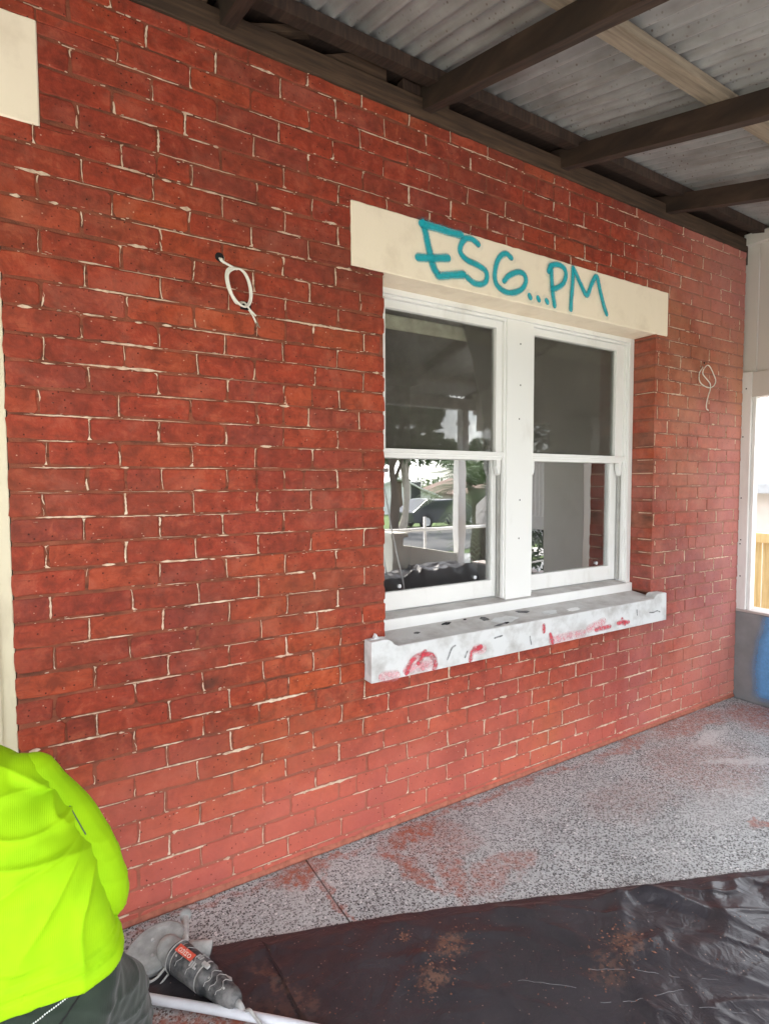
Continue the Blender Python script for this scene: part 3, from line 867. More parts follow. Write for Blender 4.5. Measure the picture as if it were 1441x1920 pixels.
ESG = [
 [(1.547,2.812),(1.561,2.765),(1.582,2.692),(1.604,2.629),(1.625,2.605),(1.639,2.596),(1.712,2.613),(1.780,2.628)],
 [(1.540,2.812),(1.639,2.812),(1.712,2.810),(1.764,2.812)],
 [(1.520,2.657),(1.582,2.666),(1.683,2.687)],
 [(1.872,2.793),(1.833,2.808),(1.794,2.800),(1.767,2.765),(1.764,2.730),(1.802,2.703),(1.880,2.689),(1.928,2.668),(1.929,2.626),(1.897,2.603),(1.850,2.600),(1.811,2.617)],
 [(2.093,2.773),(2.059,2.785),(2.017,2.758),(1.993,2.711),(1.985,2.655),(2.002,2.616),(2.053,2.594),(2.112,2.598),(2.173,2.627),(2.202,2.670),(2.189,2.705),(2.145,2.709),(2.085,2.680),(2.052,2.649)],
 [(2.231,2.601),(2.234,2.597)], [(2.294,2.599),(2.297,2.595)], [(2.358,2.596),(2.361,2.593)],
 [(2.389,2.782),(2.396,2.705),(2.405,2.642),(2.418,2.585)],
 [(2.371,2.759),(2.389,2.788),(2.437,2.803),(2.485,2.797),(2.506,2.765),(2.487,2.715),(2.439,2.680),(2.405,2.668)],
 [(2.564,2.805),(2.560,2.721),(2.552,2.640),(2.549,2.586)],
 [(2.575,2.798),(2.627,2.733),(2.680,2.681),(2.720,2.750),(2.762,2.800),(2.796,2.722),(2.831,2.644),(2.854,2.606)]]
gr = MB()
for i, s_ in enumerate(ESG):
    ribbon(gr, s_, 0.040, -0.0080 - 0.00002 * i, soft=0.1, amt=0.10)
    ribbon(gr, s_, 0.0185 if i in (5, 6, 7) else (0.024 if i < 3 else 0.0195), -0.0082 - 0.0003 * i)
go = gr.build('graffiti', M['teal'], lintel, attr='cover')
go['label'] = 'teal sprayed letters ESG...PM'

sill = MB()
st = [(1.227, 0.730), (3.438, 0.727), (3.434, 0.905), (3.345, 0.908), (3.325, 0.902), (3.312, 0.890), (3.300, 0.878), (1.372, 0.878), (1.350, 0.888), (1.340, 0.902), (1.322, 0.914), (1.300, 0.918), (1.229, 0.916)]
sill.prism(st, 1, -0.062, 0.006)
so = sill.build('window_sill', M['sill'], wall, bevel=0.004)
so['label'] = 'chipped white concrete sill with red and pink smears under the window'
MB().prism([(0.0, 0.74), (0.20, 0.74), (0.20, 0.906), (0.0, 0.880), (-0.058, 0.8795), (-0.058, 0.74)], 0, 1.374, 3.298).build('sill_top', M['silltop'], so)
MB().prism([(0.0, 0.74), (0.20, 0.74), (0.20, 0.905), (0.0, 0.8805)], 0, 1.337, 1.3745).build('sill_end', M['silltop'], so)
MB().prism([(0.0, 0.74), (0.20, 0.74), (0.20, 0.905), (0.0, 0.8805)], 0, 3.2975, 3.354).build('sill_end', M['silltop'], so)
sm = {'redsmear': [[(1.415,0.750),(1.439,0.797),(1.494,0.818),(1.558,0.803),(1.577,0.762),(1.571,0.743)], [(1.482,0.784),(1.513,0.826)], [(1.792,0.747),(1.806,0.783),(1.855,0.798)], [(2.305,0.841),(2.306,0.817)], [(2.357,0.785),(2.375,0.746)], [(2.741,0.761),(2.860,0.764)], [(2.941,0.773),(3.036,0.767)], [(2.98,0.79),(3.0,0.762)]],
      'pinksmear': [[(1.291,0.752),(1.349,0.746)], [(1.42,0.76),(1.50,0.765)], [(2.375,0.752),(2.50,0.758),(2.627,0.756)], [(2.68,0.775),(2.80,0.80)], [(1.52,0.76),(1.56,0.78)], [(1.83,0.79),(1.87,0.785)]],
      'blacksmear': [[(1.649,0.771),(1.675,0.821),(1.695,0.830)], [(1.757,0.764),(1.771,0.789)], [(3.25,0.80),(3.29,0.795),(3.33,0.80),(3.36,0.79)], [(3.12,0.83),(3.125,0.80)], [(2.20,0.80),(2.21,0.76)], [(1.95,0.83),(2.0,0.835)]]}
for nm, ss in sm.items():
    b_ = MB()
    for i, s_ in enumerate(ss):
        wd = {'redsmear': 0.017, 'pinksmear': 0.030, 'blacksmear': 0.0055}[nm]
        ribbon(b_, s_, wd, -0.0632 - 0.0003 * i - {'redsmear': 0.004, 'pinksmear': 0.0, 'blacksmear': 0.007}[nm] * 0.3, soft=0.3)
    b_.build('paint_smear', M[nm], so, attr='cover')
def flake(cx, cy, a, b, ang, seed, mat):
    rr = random.Random(seed); b_ = MB(); n = 14
    def zt(y): return 0.8803 + max(0, y) * 0.13 + (0 if y > 0 else -0.0004)
    ring = []
    for i in range(n):
        th = 2 * math.pi * i / n; r_ = rr.uniform(0.6, 1.15)
        u, v = a * r_ * math.cos(th), b * r_ * math.sin(th)
        ring.append((cx + u * math.cos(ang) - v * math.sin(ang), cy + u * math.sin(ang) + v * math.cos(ang)))
    vs_ = [(x, y, zt(y) + 0.0004) for x, y in ring] + [(x, y, zt(y) + 0.0022) for x, y in ring]
    b_.add(vs_, [tuple(range(n)), tuple(range(2 * n - 1, n - 1, -1))] + [(i, (i + 1) % n, n + (i + 1) % n, n + i) for i in range(n)])
    b_.build('paint_flake', mat, so)
for i, (cx, cy, a, b, ang, mt) in enumerate(((1.77, 0.10, 0.038, 0.014, 0.1, 'black'), (1.90, 0.11, 0.014, 0.007, 0.2, 'black'), (2.01, 0.08, 0.034, 0.024, 0.5, 'darkplast'), (2.30, 0.085, 0.045, 0.018, -0.3, 'darkplast'),
                                             (2.02, -0.03, 0.05, 0.010, 0.2, 'darkplast'), (2.08, -0.015, 0.022, 0.012, 0.4, 'black'), (2.62, 0.0, 0.06, 0.022, 0.1, 'white'), (1.55, 0.05, 0.02, 0.01, 0, 'darkplast'), (2.1, 0.03, 0.10, 0.045, 0.1, 'sill'), (2.45, 0.02, 0.08, 0.03, 0.1, 'sill'))):
    flake(cx, cy, a, b, ang, 30 + i, M[mt])
# torn paint film on the left stool of the sill
MB().prism([(1.232, 0.917), (1.262, 0.921), (1.272, 0.941), (1.282, 0.923), (1.318, 0.919), (1.290, 0.915)], 1, -0.03, -0.012).build('peeling_paint', M['sill'], so)

# ------------------------------------------------------------------ window
win = empty('sash_window', (2.345, 0.2, 0.9), 'white timber double-hung window pair with two dark panes and broad mullion', 'window')
fr = MB()
fr.box(1.336, 1.392, 0.150, 0.30, 0.93, 2.556)
fr.box(3.312, 3.355, 0.150, 0.30, 0.93, 2.556)
fr.build('frame_jamb', M['white'], win, bevel=0.003)
hd = MB().box(1.392, 3.312, 0.150, 0.30, 2.528, 2.5555)
hd.build('frame_head', M['white'], win, bevel=0.003)
MB().box(1.392, 3.312, 0.164, 0.20, 2.514, 2.528).build('head_bead', M['white'], win, bevel=0.002)
MB().box(2.235, 2.438, 0.158, 0.30, 0.955, 2.528).build('mullion', M['white'], win, bevel=0.003)
for x0, x1 in ((1.392, 1.404), (2.222, 2.235), (2.438, 2.450), (3.298, 3.312)):
    MB().box(x0, x1, 0.168, 0.19, 0.965, 2.514).build('stop_bead', M['white'], win, bevel=0.002)
for x0, x1 in ((2.224, 2.235), (3.299, 3.312), (1.392, 1.405), (2.438, 2.451)):
    MB().box(x0, x1, 0.203, 0.215, 0.968, 1.742).build('parting_bead', M['whitewood'], win)
MB().prism([(0.132, 0.895), (0.132, 0.949), (0.150, 0.9525), (0.30, 0.966), (0.30, 0.895)], 0, 1.3365, 3.3545).build('timber_sill', M['white'], win, bevel=0.002)
MB().prism([(0.136, 0.9510), (0.152, 0.9545), (0.222, 0.9608), (0.222, 0.9585), (0.152, 0.9525)], 0, 1.40, 3.30).build('sill_grime', M['silltop'], win)

def sash(x0, x1, z0, z1, y0, y1, gx0, gx1, gz0, gz1, name, gmat, gy, extra=None):
    s_ = MB()
    s_.box(x0, gx0, y0, y1, z0, z1)
    s_.box(gx1, x1, y0, y1, z0, z1)
    o = s_.build(name, M['white'], win, bevel=0.0025)
    MB().box(gx0 - 0.001, gx1 + 0.001, y0 + 0.001, y1 - 0.001, gz1, z1 - 0.0005).build('top_rail', M['white'], o, bevel=0.002)
    MB().box(gx0 - 0.001, gx1 + 0.001, y0 + 0.0012, y1 - 0.001, z0 + 0.0005, gz0).build('bottom_rail', M['white'], o, bevel=0.002)
    pn = MB().box(gx0 - 0.004, gx1 + 0.004, gy, gy + 0.004, gz0 - 0.004, gz1 + 0.004).build('pane', gmat, o)
    return o
sash_data = []
for (x0, x1, ga, gb) in ((1.404, 2.222, 1.456, 2.178), (2.450, 3.298, 2.472, 3.222)):
    up = sash(x0, x1, 1.745, 2.514, 0.184, 0.216, ga, gb, 1.787, 2.474, 'upper_sash', M['glass_upper'], 0.205)
    MB().box(x0 - 0.004, x1 + 0.004, 0.176, 0.186, 1.758, 1.770).build('rail_moulding', M['white'], up, bevel=0.002)
    MB().box(x0 - 0.006, x1 + 0.006, 0.170, 0.186, 1.770, 1.790).build('rail_cap', M['white'], up, bevel=0.003)
    for hx0, hx1, sg in ((x0 + 0.004, x0 + 0.034, 1), (x1 - 0.034, x1 - 0.004, -1)):
        prof = [(hx0, 1.746), (hx1, 1.746), (hx1, 1.700), (hx1 - 0.002, 1.680), (hx1 - 0.010, 1.664), (hx1 - 0.018, 1.668), (hx0 + 0.006, 1.684), (hx0 + 0.001, 1.705)]
        if sg < 0:
            prof = [(hx1, 1.746), (hx0, 1.746), (hx0, 1.705), (hx0 + 0.005, 1.688), (hx0 + 0.010, 1.672), (hx1 - 0.012, 1.660), (hx1 - 0.003, 1.672), (hx1, 1.70)]
        MB().prism(prof, 1, 0.186, 0.214).build('sash_horn', M['white'], up, bevel=0.002)
    lo = sash(x0, x1, 0.967, 1.785, 0.2265, 0.262, ga + 0.008, gb + 0.012, 1.062, 1.745, 'lower_sash', M['glass_lower'], 0.240)
    for sx in ((ga + 0.115, gb - 0.10)):
        c_ = MB(); c_.ball((sx, 0.236, 1.086), (0.011, 0.006, 0.011), 12, 8)
        c_.build('glazing_button', M['pvc'], lo, smooth=True)
for (x, z) in ((2.335, 2.40), (2.337, 2.17), (2.33, 1.98), (2.34, 1.52), (2.335, 1.30)):
    MB().ball((x, 0.157, z), (0.004, 0.002, 0.005), 8, 6).build('nail_hole', M['black'], win)

# cream roller blinds just inside the glass
for (x0, x1, rot) in ((1.43, 2.30, 0.0), (2.42, 3.255, 0.0)):
    bl = empty('roller_blind', ((x0 + x1) / 2, 0.24, 2.35), 'rolled up cream blind behind the ' + ('pane left of the white mullion' if x0 < 2 else 'pane beside the brick reveal'), 'blind', 'rolled blinds inside the window')
    MB().box(x0, x1, 0.232, 0.235, 2.394, 2.452).build('blind_fabric', M['blind'], bl)
    MB().tube([(x0, 0.252, 2.45), ((x0 + x1) / 2, 0.252, 2.45), (x1, 0.252, 2.45)], 0.015, 12).build('roller', M['blind'], bl, smooth=True)
    MB().tube([(x0, 0.2335, 2.392), (x1, 0.2335, 2.392)], 0.005, 8).build('bottom_bar', M['blind'], bl, smooth=True)

# room behind the window
rm = empty('room', (2.3, 2.4, 0.0), kind='structure')
MB().box(0.0, 4.6, 4.6, 4.7, 0.0, 3.0).build('back_wall', M['interior'], rm)
MB().box(-0.1, 0.0, 0.232, 4.6, 0.0, 3.0).build('side_wall', M['interior'], rm)
MB().box(4.6, 4.7, 0.232, 4.6, 0.0, 3.0).build('side_wall', M['interior'], rm)
MB().box(-0.1, 4.7, 0.232, 4.7, 3.0, 3.1).build('room_ceiling', M['interior'], rm)
MB().box(-0.1, 4.7, 0.232, 4.7, -0.1, 0.0).build('room_floor', M['interior_floor'], rm)

# ------------------------------------------------------------------ door at the left edge
dr = empty('panel_door', (-0.55, 0.1, 0.0), 'cream painted door and frame at the end of the brickwork', 'door')
MB().box(-0.150, -0.0835, 0.004, 0.20, 0.0, 2.70).build('door_jamb', M['creamframe'], dr, bevel=0.004)
MB().box(-0.155, -0.125, -0.004, 0.010, 0.0, 2.70).build('architrave', M['creamframe'], dr, bevel=0.004)
MB().box(-1.0175, -0.955, 0.012, 0.20, 0.0, 2.70).build('door_jamb', M['creamframe'], dr, bevel=0.004)
MB().box(-1.0175, -0.0875, 0.012, 0.20, 2.70, 2.771).build('door_head', M['creamframe'], dr, bevel=0.004)
leaf = MB().box(-0.952, -0.153, 0.105, 0.145, 0.01, 2.05).build('door_leaf', M['creamframe'], dr, bevel=0.003)
for z0, z1 in ((0.2, 0.9), (1.05, 1.9)):
    for x0, x1 in ((-0.86, -0.59), (-0.51, -0.24)):
        MB().box(x0, x1, 0.098, 0.106, z0, z1).build('raised_panel', M['creamframe'], leaf, bevel=0.004)
MB().ball((-0.22, 0.075, 1.0), 0.028).build('door_knob', M['alu'], leaf, smooth=True)
MB().box(-0.952, -0.153, 0.10, 0.15, 2.055, 2.11).build('transom', M['creamframe'], dr, bevel=0.003)
MB().box(-0.952, -0.153, 0.12, 0.126, 2.11, 2.70).build('fanlight_pane', M['glass_upper'], dr)

# ------------------------------------------------------------------ verandah roof
SL = math.tan(R(15))
def rz_(y, off): return 3.32 + SL * y + off
roof = empty('verandah_roof', (1.5, -0.2, 3.32), 'corrugated iron verandah roof on dark brown rafters and battens', 'roof')
MB().box(-2.2, 4.42, -0.012, 0.115, 3.2805, 3.372).build('wall_plate', M['plate'], roof, bevel=0.004)
Y1, Y0 = 0.55, -2.86
for i, xr in enumerate((-2.10, -1.18, -0.275, 0.62, 1.537, 2.452, 3.412, 4.49)):
    b_ = MB()
    w_ = 0.054
    n = 14
    vs_ = []
    for k in range(n + 1):
        y = Y1 + (Y0 - Y1) * k / n
        wob = 0.003 * nz(y * 2, i * 7.0)
        for (xx, off) in ((xr, 0.0), (xr + w_, 0.0), (xr + w_, 0.104), (xr, 0.104)):
            vs_.append((xx + wob, y, rz_(y, off) + 0.002 * nz(y * 3, i * 3.0, off)))
    fs = [(k * 4 + j, k * 4 + (j + 1) % 4, (k + 1) * 4 + (j + 1) % 4, (k + 1) * 4 + j) for k in range(n) for j in range(4)] + [(0, 1, 2, 3), tuple(n * 4 + j for j in (3, 2, 1, 0))]
    b_.add(vs_, fs).build('rafter', M['rafter'], roof, bevel=0.003)
def purlin(y0, y1, mat, x0=-2.2, x1=4.60, o0=0.1055, o1=0.142):
    MB().prism([(y0, rz_(y0, o0)), (y1, rz_(y1, o0)), (y1, rz_(y1, o1)), (y0, rz_(y0, o1))], 0, x0, x1).build('purlin', mat, roof, bevel=0.002)
purlin(-0.13, -0.05, M['rafter'], o0=0.085)
purlin(-0.05, 0.124, M['rafter'], o0=0.118, o1=0.1415)  # added dark soffit board, not a purlin; stands in for the void's shade
MB().box(4.4205, 4.60, 0.002, 0.14, 3.20, 3.47).build('corner_block', M['rafter'], roof)  # added filler that stops light leaking in at the corner
purlin(-0.885, -0.79, M['batten'])
purlin(-1.70, -1.61, M['batten'])
purlin(-2.52, -2.43, M['batten'])
# blocking and offcuts in the gap over the wall plate
MB().prism([(1.02, 3.374), (1.36, 3.374), (1.36, 3.445), (1.20, 3.455)], 1, 0.01, 0.055).build('blocking', M['plate'], roof, bevel=0.003)
MB().box(1.44, 1.535, 0.0, 0.05, 3.374, 3.43).build('blocking', M['rafter'], roof, bevel=0.003)
MB().box(0.50, 0.575, -0.02, 0.06, 3.374, 3.46).build('blocking', M['plate'], roof, bevel=0.003)
MB().box(0.68, 1.0, 0.06, 0.10, 3.374, 3.42).build('blocking', M['rafter'], roof, bevel=0.003)
for x0, x1 in ((1.60, 2.45), (2.51, 3.41)):
    MB().box(x0, x1, 0.03, 0.045, 3.374, 3.40).build('blocking', M['batten'], roof)
MB().prism([(0.72, 3.374), (0.80, 3.374), (1.02, 3.455), (0.94, 3.455)], 1, 0.0, 0.045).build('strut', M['plate'], roof, bevel=0.003)
MB().box(1.62, 1.70, 0.0, 0.05, 3.374, 3.415).build('blocking', M['plate'], roof, bevel=0.003)
# corrugated sheets, each 0.76 m cover, overlapping by one rib
pit = 0.0762
def corr(x0, ncor, lift):
    b_ = MB(); N = ncor * 8 + 1
    ys = [1.6, 0.4, -0.6, -1.6, -2.95]
    vs_ = []
    for t in (0.0, 0.0012):
        for y in ys:
            for k in range(N):
                x = x0 + k * pit / 8
                vs_.append((x, y, rz_(y, 0.1575 + lift + t) + 0.0145 * math.cos(2 * math.pi * x / pit)))
    m = len(ys)
    fs = [(i * N + k, i * N + k + 1, (i + 1) * N + k + 1, (i + 1) * N + k) for i in range(m - 1) for k in range(N - 1)]
    o = m * N
    fs += [(o + i * N + k, o + (i + 1) * N + k, o + (i + 1) * N + k + 1, o + i * N + k + 1) for i in range(m - 1) for k in range(N - 1)]
    b_.add(vs_, fs)
    me = bpy.data.meshes.new('corrugated_sheet')
    me.from_pydata(b_.v, [], b_.f); me.materials.append(M['sheet'])
    return link('corrugated_sheet', me, roof, smooth=True, fix=False)
for i in range(9):
    corr(-2.286 + i * pit * 10, 11, 0.0015 * (i % 2))
MB().box(-2.3, 4.7, 0.125, 0.145, 3.1, 3.488).build('added_void_board', M['rafter'], roof)  # dark board added so the gap over the wall plate reads as shade
MB().box(-2.3, 4.7, 0.235, 1.2, 3.12, 3.16).build('void_floor', M['rafter'], roof)
MB().box(-2.25, 4.6, -2.69, -2.57, 2.47, rz_(-2.69, -0.002)).build('eave_beam', M['post'], roof, bevel=0.005)
# quad gutter
MB().prism([(-2.95, 2.66), (-3.06, 2.66), (-3.06, 2.58), (-3.02, 2.55), (-2.95, 2.55)], 0, -2.3, 4.75).build('gutter', M['gutter'], roof)

# ------------------------------------------------------------------ end wall of the verandah
ew = empty('end_wall', (4.5, -1.2, 0.0), 'white boarded end screen with grey dado and open window beside the brickwork', 'wall')
XE = 4.425
dd = MB().box(XE, XE + 0.16, -2.55, 0.03, -0.1, 0.652).build('dado_wall', M['dado'], ew, bevel=0.004)
dd['label'] = 'grey rendered dado with blue spray paint'
bs = MB()
# blue spray cloud: soft overlapping blots on the dado face
rr = random.Random(3)
def blot(mb, cy, cz, ry_, rz__, x, a0):
    n = 28
    vs_, av, fs = [], [], []
    for ring, (f_, a_) in enumerate(((0.0, 1.0), (0.6, 0.97), (0.85, 0.7), (1.0, 0.0))):
        for k in range(n):
            th = 2 * math.pi * k / n
            w_ = 1 + 0.10 * nz(math.cos(th) * 2, math.sin(th) * 2, cz * 9)
            vs_.append((x, cy + ry_ * f_ * w_ * math.cos(th), cz + rz__ * f_ * w_ * math.sin(th))); av.append(a_ * a0)
        if ring:
            fs += [((ring - 1) * n + k, (ring - 1) * n + (k + 1) % n, ring * n + (k + 1) % n, ring * n + k) for k in range(n)]
    mb.add(vs_, fs, av)
ny_, nz2 = 40, 24
vs_, fs, av = [], [], []
for i in range(ny_ + 1):
    for j in range(nz2 + 1):
        yy = -0.07 - 0.95 * i / ny_; zz = 0.012 + 0.636 * j / nz2
        lim = 0.115 + 0.02 * nz(zz * 6, 3.0) + 0.05 * max(0, (zz - 0.35)) / 0.3
        a_ = max(0, min(1, (-yy - lim) / 0.075)) * max(0, min(1, (0.98 + yy) / 0.1)) * max(0, min(1, (zz - 0.02) / 0.06)) * (0.92 + 0.08 * nz(yy * 9, zz * 9))
        vs_.append((XE - 0.0012, yy, zz)); av.append(a_)
for i in range(ny_):
    for j in range(nz2):
        a = i * (nz2 + 1) + j
        fs.append((a, a + 1, a + nz2 + 2, a + nz2 + 1))
bs.add(vs_, fs, av)
bs.build('spray_paint', M['bluespray'], dd, attr='cover')
MB().box(XE + 0.001, XE + 0.18, -2.55, 0.03, 0.654, 0.672).build('dado_cap', M['beige'], ew, bevel=0.003)
for (y0, y1, nm) in ((-0.062, 0.03, 'post'), ):
    po = MB().box(XE, XE + 0.13, y0, y1, 0.672, 2.42).build(nm, M['post'], ew, bevel=0.004)
    for z in (0.92, 1.16, 1.19, 1.5, 1.95, 2.3):
        MB().ball((XE - 0.001, (y0 + y1) / 2 + rr.uniform(-0.012, 0.012), z), (0.003, 0.005, 0.005), 8, 6).build('nail_hole', M['black'], po)
MB().box(XE + 0.006, XE + 0.12, -2.55, -0.062, 2.235, 2.415).build('beam', M['boards'], ew, bevel=0.004)
MB().box(XE + 0.02, XE + 0.045, -0.085, -0.063, 0.673, 2.235).build('window_stop', M['post'], ew, bevel=0.002)
y = 0.06
i = 0
while y > -2.5:
    w_ = 0.142
    MB().box(XE + 0.024 + 0.002 * nz(i * 3.1), XE + 0.045, y - w_ + 0.004, y, 2.416, 3.40 if y > -0.1 else rz_(y - w_, 0.05)).build('board', M['boards'], ew, bevel=0.003)
    y -= w_; i += 1
MB().box(XE - 0.022, XE + 0.022, -2.5, 0.003, 3.325 - 0.0, 3.405).build('cornice', M['boards'], ew, bevel=0.004) if False else None
MB().prism([(0.004, 3.322), (-0.26, 3.322), (-0.26, 3.39), (0.004, 3.402)], 0, XE - 0.03, XE + 0.022).build('cornice', M['boards'], ew, bevel=0.004)
# rendered pier and arched fretwork further along the end screen
MB().box(XE - 0.03, XE + 0.16, -1.385, -0.90, 0.673, 2.234).build('pier', M['render'], ew, bevel=0.008)
MB().box(XE - 0.05, XE - 0.03, -1.36, -0.86, 2.02, 2.12).build('pier_capital', M['render'], ew, bevel=0.01)
fret = MB().box(XE + 0.02, XE + 0.07, -2.50, -1.386, 1.13, 1.265).build('fret_rail', M['post'], ew, bevel=0.003)
arc = MB()
n = 20
pa = []
for k in range(n + 1):
    t = k / n
    pa.append((-1.386 - 1.1 * t, 1.86 - 0.65 * t ** 1.35))
pb = [(p[0], p[1] + 0.13) for p in reversed(pa)]
arc.prism(pa + pb, 0, XE + 0.015, XE + 0.075)
arc.build('fret_arch', M['post'], ew)
for k in range(12):
    yy = -1.43 - 0.055 * k
    t = (-1.386 - yy) / 1.1
    MB().box(XE + 0.03, XE + 0.055, yy - 0.018, yy + 0.018, 1.265, 1.87 - 0.65 * t ** 1.35).build('fret_slat', M['post'], ew)

# ------------------------------------------------------------------ cables hanging out of the wall
C1 = [(0.606, 2.467), (0.612, 2.455)]
for k in range(27):
    th = R(20 - 360 * 1.46 * k / 26)
    u_, v_ = 0.071 * math.cos(th) * (1 + 0.06 * math.sin(k * 0.9)), 0.043 * math.sin(th) * (1 + 0.08 * math.cos(k * 0.7))
    C1.append((0.670 - u_ * 0.36 + v_ * 0.93, 2.368 + u_ * 0.93 + v_ * 0.36))
C1 += [(0.690, 2.318), (0.712, 2.296), (0.730, 2.272), (0.742, 2.246)]
C2 = [(3.839,2.359),(3.825,2.313),(3.848,2.283),(3.926,2.265),(3.992,2.283),(4.018,2.322),(3.988,2.362),(3.941,2.402),(3.896,2.413),(3.854,2.390),(3.833,2.364),(3.845,2.342),(3.912,2.312),(3.952,2.292),(3.959,2.256),(3.939,2.212),(3.920,2.162),(3.921,2.126),(3.950,2.114)]
for cname, pts, hx, hz, rad, lab in (('a', C1, 0.606, 2.470, 0.0036, 'white twin cable coiled at a black hole, beside the blank cream lintel'), ('b', C2, 3.905, 2.43, 0.0034, 'single thin white cable loop hanging near the white boarded end screen')):
    cc = empty('cable_coil', (hx, 0.0, hz), lab, 'cable', 'cables hanging out of the brickwork')
    n = len(pts)
    P = [(x, -0.010 - 0.022 * math.sin(math.pi * i / (n - 1)) - 0.005 * math.sin(i * 0.8), z) for i, (x, z) in enumerate(pts)]
    if cname == 'a':
        P = [(hx, 0.02, hz)] + P
    else:
        P = [(hx, 0.02, hz - 0.01), (hx - 0.03, -0.01, hz - 0.03)] + P
    MB().tube(catmull(P, 7), rad, 10).build('cable', M['cable'], cc, smooth=True)
    if cname == 'a':
        P2 = [(x + 0.004, yv - 0.007, z - 0.003) for (x, yv, z) in P[:-2]] + [(0.735, -0.03, 2.268)]
        MB().tube(catmull(P2, 7), rad, 10).build('cable', M['cable'], cc, smooth=True)
        for dx in (-0.003, 0.003):
            MB().tube([(0.742 + dx, -0.02, 2.246), (0.746 + dx, -0.018, 2.236), (0.749 + dx * 2, -0.016, 2.229)], 0.002, 8).build('wire_end', M['batten'], cc)
    hb = MB()
    hb.tube([(hx, -0.0045, hz + 0.004), (hx, 0.004, hz + 0.004)], 0.017 if cname == 'a' else 0.007, 14)
    hb.build('drill_hole', M['black'], cc)
# loose black fixing plug hanging behind the coil
pl = MB().box(0.682, 0.722, -0.016, -0.0025, 2.292, 2.320).build('wall_plug', M['black'], None, bevel=0.003)
tag(pl, 'small black plastic clip on the bricks just under the coiled twin cable', 'clip')

# ------------------------------------------------------------------ plastic sheet on the floor
psh = MB()
NX, NY = 280, 150
e0 = np.array([0.30, -0.205]); e1 = np.array([4.3, -1.80])      # edge towards the wall
def edge_y(x):
    pts = [(0.05, -0.17), (0.387, -0.229), (1.124, -0.487), (1.997, -0.855), (2.546, -1.085), (3.6, -1.50)]
    for (a, b), (c, d) in zip(pts, pts[1:]):
        if x <= c:
            return b + (d - b) * (x - a) / (c - a)
    return pts[-1][1]
rc = random.Random(77)
creases = []
for _ in range(26):
    cx_ = rc.uniform(1.45, 2.9); cy_ = edge_y(cx_) - abs(rc.gauss(0.22, 0.22)) - 0.05
    creases.append((cx_, cy_, rc.uniform(0.10, 0.38), rc.uniform(0.004, 0.013), rc.choice((-0.42, 0.9, -1.1, 0.5, rc.uniform(-1.5, 1.5))) + rc.gauss(0, 0.15), rc.uniform(0.035, 0.10)))
for _ in range(26):
    cx_ = rc.uniform(0.5, 1.6); cy_ = edge_y(cx_) - rc.uniform(0.05, 0.6)
    creases.append((cx_, cy_, rc.uniform(0.10, 0.35), rc.uniform(0.002, 0.006), rc.uniform(-1.5, 1.5), rc.uniform(0.025, 0.05)))
vs_, fs = [], []
for i in range(NX + 1):
    x = 0.22 + (3.5 - 0.22) * i / NX
    ey = edge_y(x) + 0.008 * nz(x * 9)
    ny0 = -2.25 if x > 0.62 else -0.37 - (x - 0.22) * 0.78
    for j in range(NY + 1):
        t = j / NY
        t = t ** 1.25
        y = ey + (ny0 - ey) * t
        ed = min(1, (ey - y) / 0.05) ** 1.3
        hgt = 0.006 + 0.006 * ed
        d1 = nz(x * 3.1 + y * 1.1, y * 3.3, 1.0); d2 = nz(x * 9 + y * 3, y * 4, 5.0)
        ridge = max(0, 1 - abs(nz(x * 2.4 - y * 1.2, y * 2.0 + x * 0.7, 9.0)) * 9)
        ridge2 = max(0, 1 - abs(nz(x * 5.0 + y * 4.2, y * 2.5 - x, 2.0)) * 10)
        amp = 0.35 + 0.55 / (1 + math.exp(-(x - 1.65) * 7)) + (0.4 if y < -1.3 else 0)
        hgt += ed * amp * (0.006 * (d1 + 0.4) + 0.003 * d2 + 0.010 * ridge + 0.006 * ridge2)
        # lifted folds by the right-hand edge
        for (fx, fy, fr_, fh, an, el) in ((1.96, -0.90, 0.16, 0.026, -0.42, 0.05), (2.03, -0.99, 0.17, 0.034, -1.0, 0.05), *creases):
            if abs(x - fx) > fr_ + el or abs(y - fy) > fr_ + el: continue
            u = (x - fx) * math.cos(an) + (y - fy) * math.sin(an); v = -(x - fx) * math.sin(an) + (y - fy) * math.cos(an)
            hgt += ed * fh * max(0, 1 - abs(u) / fr_) * max(0, 1 - abs(v) / el)
        vs_.append((x, y, max(0.004, hgt)))
for i in range(NX):
    for j in range(NY):
        a = i * (NY + 1) + j
        fs.append((a, a + 1, a + NY + 2, a + NY + 1))
psh.add(vs_, fs)
ps = psh.build('plastic_sheet', M['plastic'], None, smooth=True)
tag(ps, 'wrinkled black plastic drop sheet spread over the terrazzo floor', 'plastic sheet')
ck = MB()
bpy.context.view_layer.update()
for path in ([(1.43, -0.957), (1.52, -1.03), (1.615, -1.10), (1.71, -1.18), (1.81, -1.265)], [(1.215, -0.88), (1.32, -0.962), (1.405, -1.04)], [(1.43, -1.112), (1.50, -1.15), (1.558, -1.18), (1.69, -1.222)], [(1.61, -1.234), (1.67, -1.284), (1.724, -1.334), (1.825, -1.407)], [(1.10, -0.72), (1.14, -0.755)]):
    seg = []
    for p in catmull([(a, b, 0) for a, b in path], 8):
        p = p + Vector((nz(p.x * 40, p.y * 40), nz(p.y * 40, p.x * 40, 3), 0)) * 0.006
        hit, loc, nn, ix = ps.ray_cast(Vector((p.x, p.y, 0.5)), Vector((0, 0, -1)))
        if hit and nz(p.x * 22, p.y * 22, 8) > -0.22: seg.append(loc + Vector((0, 0, 0.0004)))
        else:
            if len(seg) > 2: ck.tube(seg, 0.0007, 5)
            seg = []
    if len(seg) > 2: ck.tube(seg, 0.0007, 5)
tag(ck.build('dusty_crease', M['creasedust'], ps), kind='stuff')
